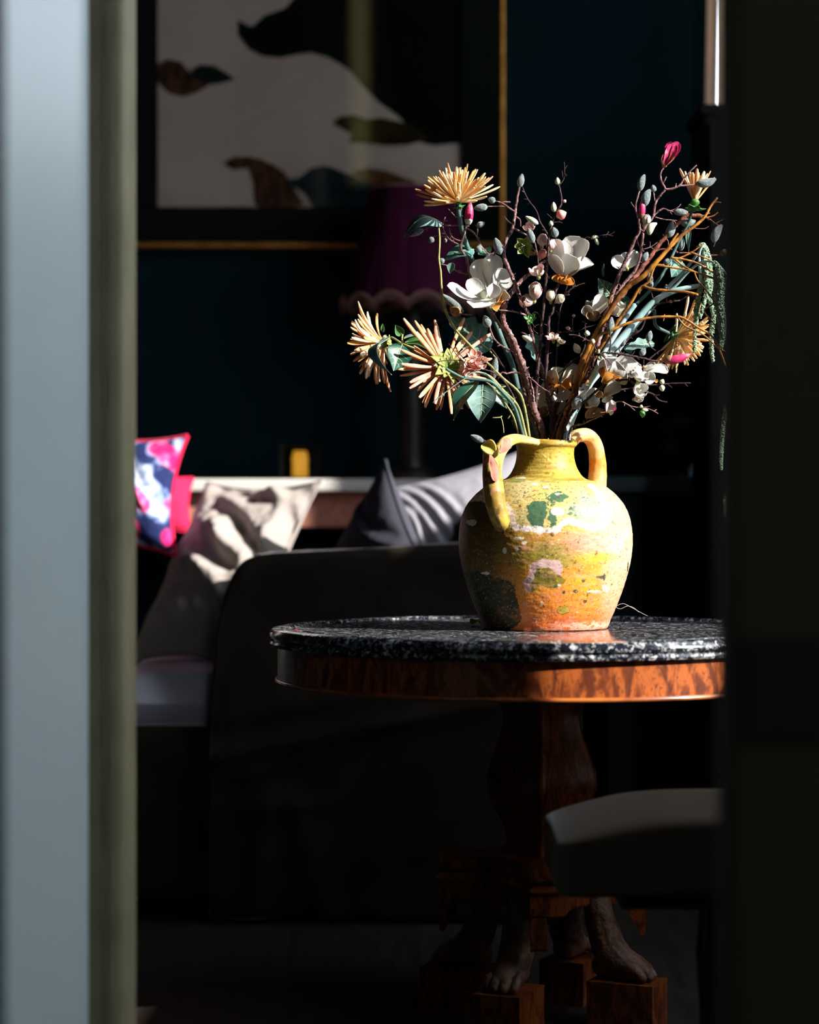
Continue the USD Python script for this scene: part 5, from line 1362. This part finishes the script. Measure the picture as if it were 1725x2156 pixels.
b = Branch('magnolia_branch', 'thick red brown magnolia branch slanting to the upper right behind the orange stem', 'branch', 'bark_red',
           'P 1190,985 1192,925 D 380,1150 480,880 580,600 650,420 B 745,1440 850,1300 960,1150 1070,1000 1170,870 1270,760 1380,680 1480,690', (0, .03, .05, .05), (5.0, 5.4, 5.4, 4.6))
b.bud('B 1195,860 1235,730', 18, hook=-.1).twig('B 1180,870 1205,900 1205,930', (1.4, 1.0)).bud('B 1312,740 1428,725', 17, hook=-.08).twig('B 1270,760 1330,745', (1.4, 1.1)).bud('B 1308,970 1325,865', 12).twig('B 1320,870 1330,790', (1.2, 1.0))
b.bud('B 1170,1085 1235,1040', 14).bud('B 1060,1260 1048,1150', 13).bud('B 1190,1330 1190,1250', 10).twig('B 1390,690 1395,620 1390,600', (1.2, .9), .0, 'stem_pale').twig('B 1470,690 1500,680 1550,660', (1.2, .9), .0, 'stem_yellow')
b.bud('B 1580,900 1650,760', 18, hook=.08).twig('B 1450,690 1540,710 1600,750 1640,770', (1.4, 1.0), .0).twig('B 1600,745 1680,705', (1.0, .6)).twig('B 1400,780 1500,790 1540,770', (1.1, .7)).twig('B 1080,990 1160,960 1240,960 1300,990 1400,990 1500,1010 1640,1005', (2.0, 1.4)).twig('B 1580,940 1600,890', (1.0, .8))
b.bud('B 1640,1005 1715,970', 17, 'bract_brown')

b = Branch('magnolia_branch', 'low dark magnolia branch reaching right to the pointed magenta bud', 'branch', 'bark_dark',
           'P 1180,985 1178,925 D 370,1150 460,960 560,760 620,650 720,640 850,655 1000,682 1090,705 1170,700', (0, -.04, -.06, -.05), (3.4, 3.0, 2.6, 2.0))
b.bud('D 1165,705 1395,645', 19, 'bud_magenta', hook=-.06, cap='bract_brown').bud('D 975,660 1015,605', 13).twig('D 850,655 800,610 830,580', (1.2, .9)).twig('D 1050,690 1110,640 1190,590', (1.6, 1.0)).twig('D 1100,620 1050,570 1040,530', (1.3, 1.0)).bud('D 1038,545 1060,458', 13)
b.twig('D 720,640 730,560 725,480', (1.6, 1.3)).bud('D 722,485 738,345', 15).twig('D 1005,690 1000,750', (1.1, .9)).bud('D 1000,770 1005,740', 8, 'bract_brown')
b.petals('D 1010,810 1040,805', 14, [('D 1010,800 1205,795', 30, (.1, -.8, .6), .12, .5, .0, -.01), ('D 1005,800 1110,745', 26, (-.1, -.7, .8), .1, .5, .008, .0), ('D 1005,815 1100,862', 28, (.0, -1, -.3), .15, .5, -.008, -.016), ('D 1090,860 1118,880', 8, (0, -1, 0), .1, .3, -.01, -.01, 'magnolia_rust')], 'magnolia_white', 'bract_brown')

b = Branch('magnolia_branch', 'low branch with the wide white flower and rust centre above the jug handle', 'branch', 'bark_dark',
           'P 1187,985 1184,925 D 380,1180 560,1000 640,930 720,880 860,860 990,950 1080,980 1130,1030 1195,1045', (0, -.05, -.08, -.07), (3.2, 3.0, 2.4, 1.4))
b.petals('D 690,880 760,840', 18, [('D 720,850 760,670', 64, (-.4, -1, .2), .08, .4, .03, .04), ('D 730,840 950,720', 56, (.1, -.9, .5), .08, .4, .015, .0), ('D 720,850 985,750', 36, (.3, -.8, .5), .03, .3, .02, .02), ('D 760,850 860,790', 60, (.0, -1, .3), .08, .4, .0, -.01), ('D 720,850 670,690', 26, (-.8, -.7, .2), .1, .4, .01, .0),
    ('D 660,890 760,820', 26, (-.2, -1, .2), .1, .4, -.004, -.01, RU), ('D 680,895 820,840', 18, (.1, -.9, -.4), .1, .4, -.008, -.014, RU), ('D 665,850 680,755', 20, (-.8, -.7, 0), .1, .4, -.002, -.006, RU)], 'magnolia_white', RU, d=.01)
b.twig('D 870,870 900,830 930,810', (1.4, 1.0)).blossom('D 965,860', 24, (.1, -.9, .3), 'magnolia_white', openness=.9, seed=41, d=-.02)
b.blossom('D 930,835', 17, (-.4, -.8, .4), 'magnolia_white', openness=.8, seed=42, d=-.01, heart='sepal_green')
b.blossom('D 965,975', 24, (.3, -.9, -.1), 'magnolia_white', openness=.9, seed=43, d=-.01, heart='sepal_lime'); b.blossom('D 955,1020', 16, (.1, -.8, -.6), 'magnolia_white', openness=.7, seed=44)
b.twig('D 640,930 780,945 950,920 1050,905 1140,900 1240,890 1390,888', (1.8, 1.1)).twig('D 1340,890 1365,915', (.9, .7)).twig('D 1200,895 1235,925', (.9, .7)).bud('D 1145,895 1165,858', 11, 'bud_green').bud('D 1150,905 1160,955', 12, 'bud_green')
b.petals('D 680,1000 720,980', 15, [('D 690,990 812,905', 34, (.1, -.9, .5), .12, .5, .0, -.006), ('D 680,990 760,930', 26, (-.3, -.8, .6), .08, .5, .008, .004), ('D 690,1000 710,1045', 26, (.1, -1, -.2), .1, .4, -.006, -.01), ('D 660,1010 640,950', 20, (-.6, -.9, .1), .2, .5, -.01, -.016, 'bract_brown')], 'magnolia_cream', 'bract_brown', d=-.01)
b.bud('D 425,1100 490,990', 20).bud('D 560,1090 640,1010', 24, 'magnolia_white', hook=.1)
b.petals('D 520,1090 560,1060', 12, [('D 520,1080 640,1030', 30, (.0, -.9, .6), .1, .4, .0, -.004), ('D 530,1085 620,935', 26, (-.3, -1, .1), .1, .4, .01, .01), ('D 480,1010 540,900', 24, (-.4, -.9, .2), .1, .4, .0, .0)], 'magnolia_white', 'bract_brown')

b = Branch('magnolia_branch', 'lowest twig with torn magenta flower and dry bracts right above the handle', 'branch', 'bark_mauve',
           'P 1195,985 1196,930 D 420,1245 500,1225 560,1195 640,1160 690,1120 670,1060', (0, -.03, -.05), (2.6, 2.2, 1.4))
b.petals('D 700,1135 700,1100', 11, [('D 690,1120 520,1175', 26, (.0, -.8, .6), .1, .5, .0, -.01, 'bract_brown'), ('D 670,1110 560,1150', 22, (-.1, -.7, .7), .1, .4, .004, .0, 'bud_magenta'), ('D 700,1125 735,1025', 24, (.3, -1, .1), .1, .5, -.004, -.008, 'magnolia_white'), ('D 705,1130 752,1060', 20, (.6, -.8, .1), .08, .5, .0, .0, 'bud_magenta'), ('D 720,1120 745,1145', 12, (.2, -1, 0), .1, .3, -.01, -.01, 'magnolia_cream')], 'magnolia_white', 'bract_brown')
b.twig('D 690,1100 750,1055 810,1040 900,1080 1040,1100 1120,1140', (1.5, 1.0)).twig('D 990,1092 1055,1078', (.9, .7)).twig('D 880,1070 930,1115', (.9, .7)).bud('D 980,1095 985,1068', 8, 'bud_green').bud('D 975,1120 990,1175', 12, 'leaf_green', hook=.2).bud('D 985,1110 1040,1112', 8, 'bud_green')
b = Branch('magnolia_branch', 'central branch with white and rust flower low behind the orange stem', 'branch', 'bark_mauve',
           'P 1160,985 1160,925 D 240,1250 300,1050 330,960 330,920', (0, .02, .02), (4.0, 3.6, 2.6))
b.petals('D 330,930 300,880', 18, [('D 290,900 215,790', 36, (-.5, -.9, .2), .08, .4, .0, .0), ('D 300,880 320,760', 44, (.0, -1, .2), .05, .4, .01, .012), ('D 320,900 460,745', 40, (.3, -.9, .3), .06, .4, .008, .004), ('D 340,900 430,790', 34, (.3, -.9, .3), .1, .4, .0, -.006),
    ('D 300,930 340,1040', 46, (.1, -1, -.1), .05, .3, -.004, -.01), ('D 280,930 120,1080', 60, (-.3, -1, .1), .05, .3, .01, .01), ('D 250,950 160,900', 34, (-.4, -1, .2), .05, .3, .02, .02), ('D 300,960 300,1150', 34, (.1, -1, -.1), .05, .3, .01, .01), ('D 270,920 215,830', 24, (-.8, -.6, .1), .1, .4, -.008, -.012, RU), ('D 330,910 410,890', 26, (.3, -.9, .2), .1, .4, -.008, -.014, RU), ('D 300,930 310,900', 34, (0, -1, .1), .1, .4, -.01, -.014, RU), ('D 250,1020 300,960', 20, (-.3, -1, 0), .1, .4, .004, .0, 'bract_brown')], 'magnolia_cream', 'sepal_lime', d=-.005)
b.bud('D 150,1160 215,1080', 22, 'bract_brown').twig('D 205,1200 180,1205 130,1230', (1.6, 1.2))

b = Branch('quince_branch', 'thin arching quince twig with green buds crossing the orange stem', 'branch', 'bark_dark',
           'P 1168,985 1166,925 D 300,1180 520,880 590,700 600,600 500,515 430,490 385,488', (0, -.05, -.07), (2.2, 1.8, 1.1))
b.twig('D 595,600 680,680 740,740 768,800', (1.4, 1.0)).bud('D 600,545 560,545', 11, 'bud_green').bud('D 640,630 615,625', 10, 'bud_green').bud('D 630,700 645,660', 11, 'bud_green').bud('D 665,650 700,668', 9, 'bud_green').bud('D 535,500 535,455', 13, 'bud_green')
b = Branch('quince_branch', 'fine black quince twigs in the gap right of centre', 'branch', 'bark_dark',
           'P 1172,985 1171,925 D 270,1200 300,900 390,720 480,660 520,560 520,440 515,370', (0, .01, .02), (1.9, 1.6, .9))
b.twig('D 480,665 400,730 310,800 215,900', (1.6, 1.0)).twig('D 515,430 620,405 690,380', (1.0, .7)).twig('D 515,430 415,465 360,435', (1.1, .9)).twig('D 415,465 415,380 425,330', (1.0, .8)).bud('D 425,345 425,318', 7, 'blossom_pink').twig('D 415,465 300,470 240,530', (1.2, .9))
b.bud('D 470,640 430,560', 16, 'magnolia_cream').bud('D 395,440 355,430', 8, 'blossom_pink')
b = Branch('quince_branch', 'faint twig ending in two curled leaflets right of the upright white flower', 'branch', 'bark_dark',
           'P 1166,985 1164,925 D 250,1100 280,700 310,300 B 330,1400 460,1000 540,858 570,870 650,845 720,840 760,815', (0, .06, .05), (1.4, 1.2, .9))
b.twig('B 715,845 750,850', (.7, .5)).bud('B 570,870 630,860', 8, 'bud_green', hook=.1).bud('B 605,870 625,925', 8, 'bud_green')
b = Branch('quince_branch', 'dark twig leaning over the pale stems towards the hanging amaranth', 'branch', 'bark_dark',
           'P 1194,985 1192,925 D 420,1120 640,760 800,590 900,500 975,450 1060,270 1130,235 1230,215 1300,205 1390,165 1430,200', (0, .0, .0), (2.2, 2.2, 1.4))
b.twig('D 1110,240 1080,190 1065,120', (1.5, 1.2)).twig('D 1190,220 1190,140 1188,110', (1.4, 1.2)).bud('D 1190,130 1188,75', 9).bud('D 1062,100 1050,10', 13).twig('D 975,450 930,470 880,480', (1.0, .8)).bud('D 1210,210 1240,222', 7, 'bract_brown')
b.bud('D 830,580 845,500', 10, 'bud_fuzzy').twig('D 800,590 850,570 905,550', (1.0, .8))

# --- orange willow like stems
b = Branch('willow_stem', 'thick orange brown willow stem slanting from the jug to the upper right', 'stem', 'stem_orange',
           'P 1172,990 1177,925 D 300,1340 360,1160 430,960 500,700 600,500 700,330 850,110 B 1000,1180 1120,1050 1300,860 1500,700 1560,600 1610,535', (0, -.03, -.07, -.06), (6.4, 6.4, 5.4, 2.4), knob=.12)
b.twig('B 1200,960 1240,890 1285,830', (3.4, 2.2)).twig('D 740,300 720,230 735,170', (3.0, 2.4)).twig('D 440,960 490,910 545,870', (3.2, 3.0)).twig('B 1500,700 1560,690 1615,655', (2.0, 1.2)).twig('B 1560,600 1610,570 1640,575', (1.2, .8)).twig('D 425,950 410,880 420,820', (2.0, 1.6))
b = Branch('willow_stem', 'long orange willow wand arching low to the right and drooping by the door', 'stem', 'stem_orange',
           'P 1176,990 1180,930 D 420,1000 560,640 640,490 740,450 900,385 1050,350 1170,340 1290,340 1380,380 1450,430 1540,480 1600,545 1640,640 1690,785', (0, -.06, -.05, -.04), (4.0, 3.6, 3.0, 2.0), knob=.12)
b.twig('D 1165,345 1175,320 1165,375', (1.4, 1.0)).twig('D 1280,340 1350,420 1480,480 1560,545 1620,600 1690,630', (2.0, 1.4)).twig('D 1600,545 1640,600 1690,640', (1.6, 1.2)).twig('D 1450,430 1530,410 1600,470', (1.4, 1.0))
b = Branch('willow_stem', 'second orange willow stem with a wand running right under the catkins', 'stem', 'stem_orange',
           'P 1180,990 1183,930 D 480,900 620,640 760,420 900,220 1000,90 1060,110 1200,125 1340,135 1450,160', (0, -.04, -.06), (3.8, 3.8, 2.8), knob=.12)
b.twig('D 960,150 1000,90 B 1040,1230 1110,1090 1170,1090', (3.0, 2.4)).twig('B 1110,1092 1250,1112 1400,1140 1580,1200', (2.4, 1.6)).twig('B 1230,1030 1400,1060 1600,1165 1720,1235', (2.6, 1.6)).twig('B 1250,1030 1350,1110 1500,1175 1600,1210', (2.2, 1.4)).twig('B 1260,1045 1400,985 1450,950 1490,920', (2.2, 1.4)).twig('B 1390,985 1480,1020 1560,1050', (2.2, 1.4)).twig('B 1420,1140 1440,1200 1510,1290 1580,1400 D 1500,290 1560,370 1610,440', (1.8, 1.3))

# --- pale amaranth stems and hanging tassels
def tassel(t, pts, dy, w, seed):
    p = px(pts); w = w * .86
    P = np.array([PXW(q, dy) for q in p])
    n = int(np.linalg.norm(np.diff(P, axis=0), axis=1).sum() / (2.2 * MPP))
    Q = catmull(P, max(n, 10)); n = len(Q)
    rs = np.random.RandomState(seed)
    env = np.sin(np.pi * np.linspace(.12, .92, n)) ** .4
    R = w / 2 * MPP * env * (1 + .22 * np.sin(np.arange(n) * 1.3 + seed) * rs.rand(n) + .18 * (rs.rand(n) - .5))
    tb = tube(Q, R * .8, 9)
    ms = [tb]
    ico = trimesh.creation.icosphere(0)
    T = np.gradient(Q, axis=0)
    for k in range(n):
        for j in range(5):
            a = unit(np.cross(T[k], rs.randn(3)))
            r_ = (1.5 + 1.1 * rs.rand()) * MPP
            ms.append((np.array(ico.vertices) * r_ + Q[k] + a * R[k] * .95 + T[k] * (rs.rand() - .5), np.array(ico.faces)))
    obj('catkin', join(*ms), 'amaranth', t, smooth=True)
def amaranth(label, stem, dys, r, tassels, look='stem_pale'):
    p = px(stem)
    P = np.array([PXW(q, d) for q, d in zip(p, np.interp(np.linspace(0, 1, len(p)), np.linspace(0, 1, len(dys)), dys))])
    t = thing('amaranth', label, 'flower', P[0])
    obj('stem', tube(catmull(P, 60), np.interp(np.linspace(0, 1, 60), np.linspace(0, 1, len(r)), r) * MPP, 10), look, t, smooth=True)
    for i, (s, d, w) in enumerate(tassels):
        tassel(t, s, d, w, i + len(label))
    return t
amaranth('hanging amaranth with the long pale green tassel furthest left by the door', 'P 1192,985 1190,925 D 500,960 590,820 740,610 880,450 960,350 1100,205 1280,120 1400,95 1480,75 B 1470,1150 1460,1000 1490,925', (0, .0, .0, -.02), (4.0, 8.0, 8.0, 6.0, 2.6),
         [('B 1490,1000 1500,1120 1470,1280 1440,1450 D 1430,420 1422,630', -.005, 11), ('B 1450,940 1490,920 1510,1010 1525,1180 1520,1300 1490,1440 D 1465,350', -.015, 10)])
amaranth('hanging amaranth with two thin tassels over the right chrysanthemum', 'P 1196,985 1195,925 D 560,900 700,740 830,560 930,420 1100,230 1250,50 B 1300,1180 1400,1060 1500,925', (0, .03, .03, .0), (3.4, 6.0, 5.4, 2.4),
         [('B 1495,915 1530,980 1550,1100 1555,1250 1540,1340 1570,1440 D 1580,330 1560,500 1578,712', -.01, 10), ('B 1500,940 1545,1120 1560,1300', .01, 8)])
amaranth('hanging amaranth with the thickest tassels, cut off by the dark door', 'P 1198,985 1198,930 D 600,840 820,520 1060,260 1260,90 B 1400,1120 1500,1060 1590,1070', (0, .03, .0, -.05), (3.0, 4.6, 4.0, 2.2),
         [('B 1580,1070 1620,1110 1645,1220 1640,1400 D 1640,230 1655,400 1640,600', -.055, 14), ('B 1600,1130 1600,1280 1610,1450 D 1620,330 1640,480', -.045, 11), ('B 1680,1200 1700,1320 1690,1480 D 1680,330 1670,450 1680,560', -.05, 12)])
amaranth('long amaranth strand trailing down beside the jug along the dark door', 'B 1590,1070 1690,1180 1730,1350 P 1540,700', (-.05, -.01), (2.0, 1.4),
         [('P 1540,690 1541,760 1535,830 1526,880 1521,930 1519,988', -.01, 9), ('P 1543,760 1539,860 1534,905 1528,925', .01, 5), ('P 1546,980 1535,1030 1528,1055 1530,1085 1537,1112', -.01, 8), ('P 1541,760 1548,860 1549,930 1545,985', .0, 6)])
amaranth('pale teal cut stem end poking out at the middle right', 'P 1184,985 1185,925 D 540,900 600,800 660,660 760,500 840,370 930,240', (0, -.01, -.01), (3.4, 5.6, 5.0, 5.6), [], 'stem_pale')

# --- bits on the jug and table
b = Branch('fallen_bud', 'stray grey magnolia bud lying across the top of the broken spout', 'bud', 'bark_dark', 'E 385,205 350,190 320,180', (-.150, -.152), (2.4, 2.6), knob=.1)
b.bud('E 345,195 240,145', 13)
fl = thing('fallen_leaf', 'small yellow leaf lying on the marble left of the jug foot', 'leaf', W(1003, 1300, 4.52))
pz = ZT + .0008
q0, q1 = np.array([W(996, 0, 4.50)[0], 4.53, pz]), np.array([W(1012, 0, 4.50)[0], 4.46, pz + .004])
obj('leaf_blade', blade(q0, q1, .022, (0, 0, 1), bend=.14, cup=.2), 'petal_yellow', fl, smooth=True)
cw = thing('cobweb', 'thin dusty cobweb thread from the jug foot to the marble at the right', 'cobweb', W(1296, 1283, 4.42))
for pts in ('P 1293,1282 1312,1271 1330,1279 1352,1291 1364,1297', 'P 1296,1277 1306,1282 1322,1276 1345,1289'):
    obj('thread', tube(catmull([W(q[0], q[1], 4.42) for q in px(pts)], 20), .00035, 4), 'cobweb', cw)
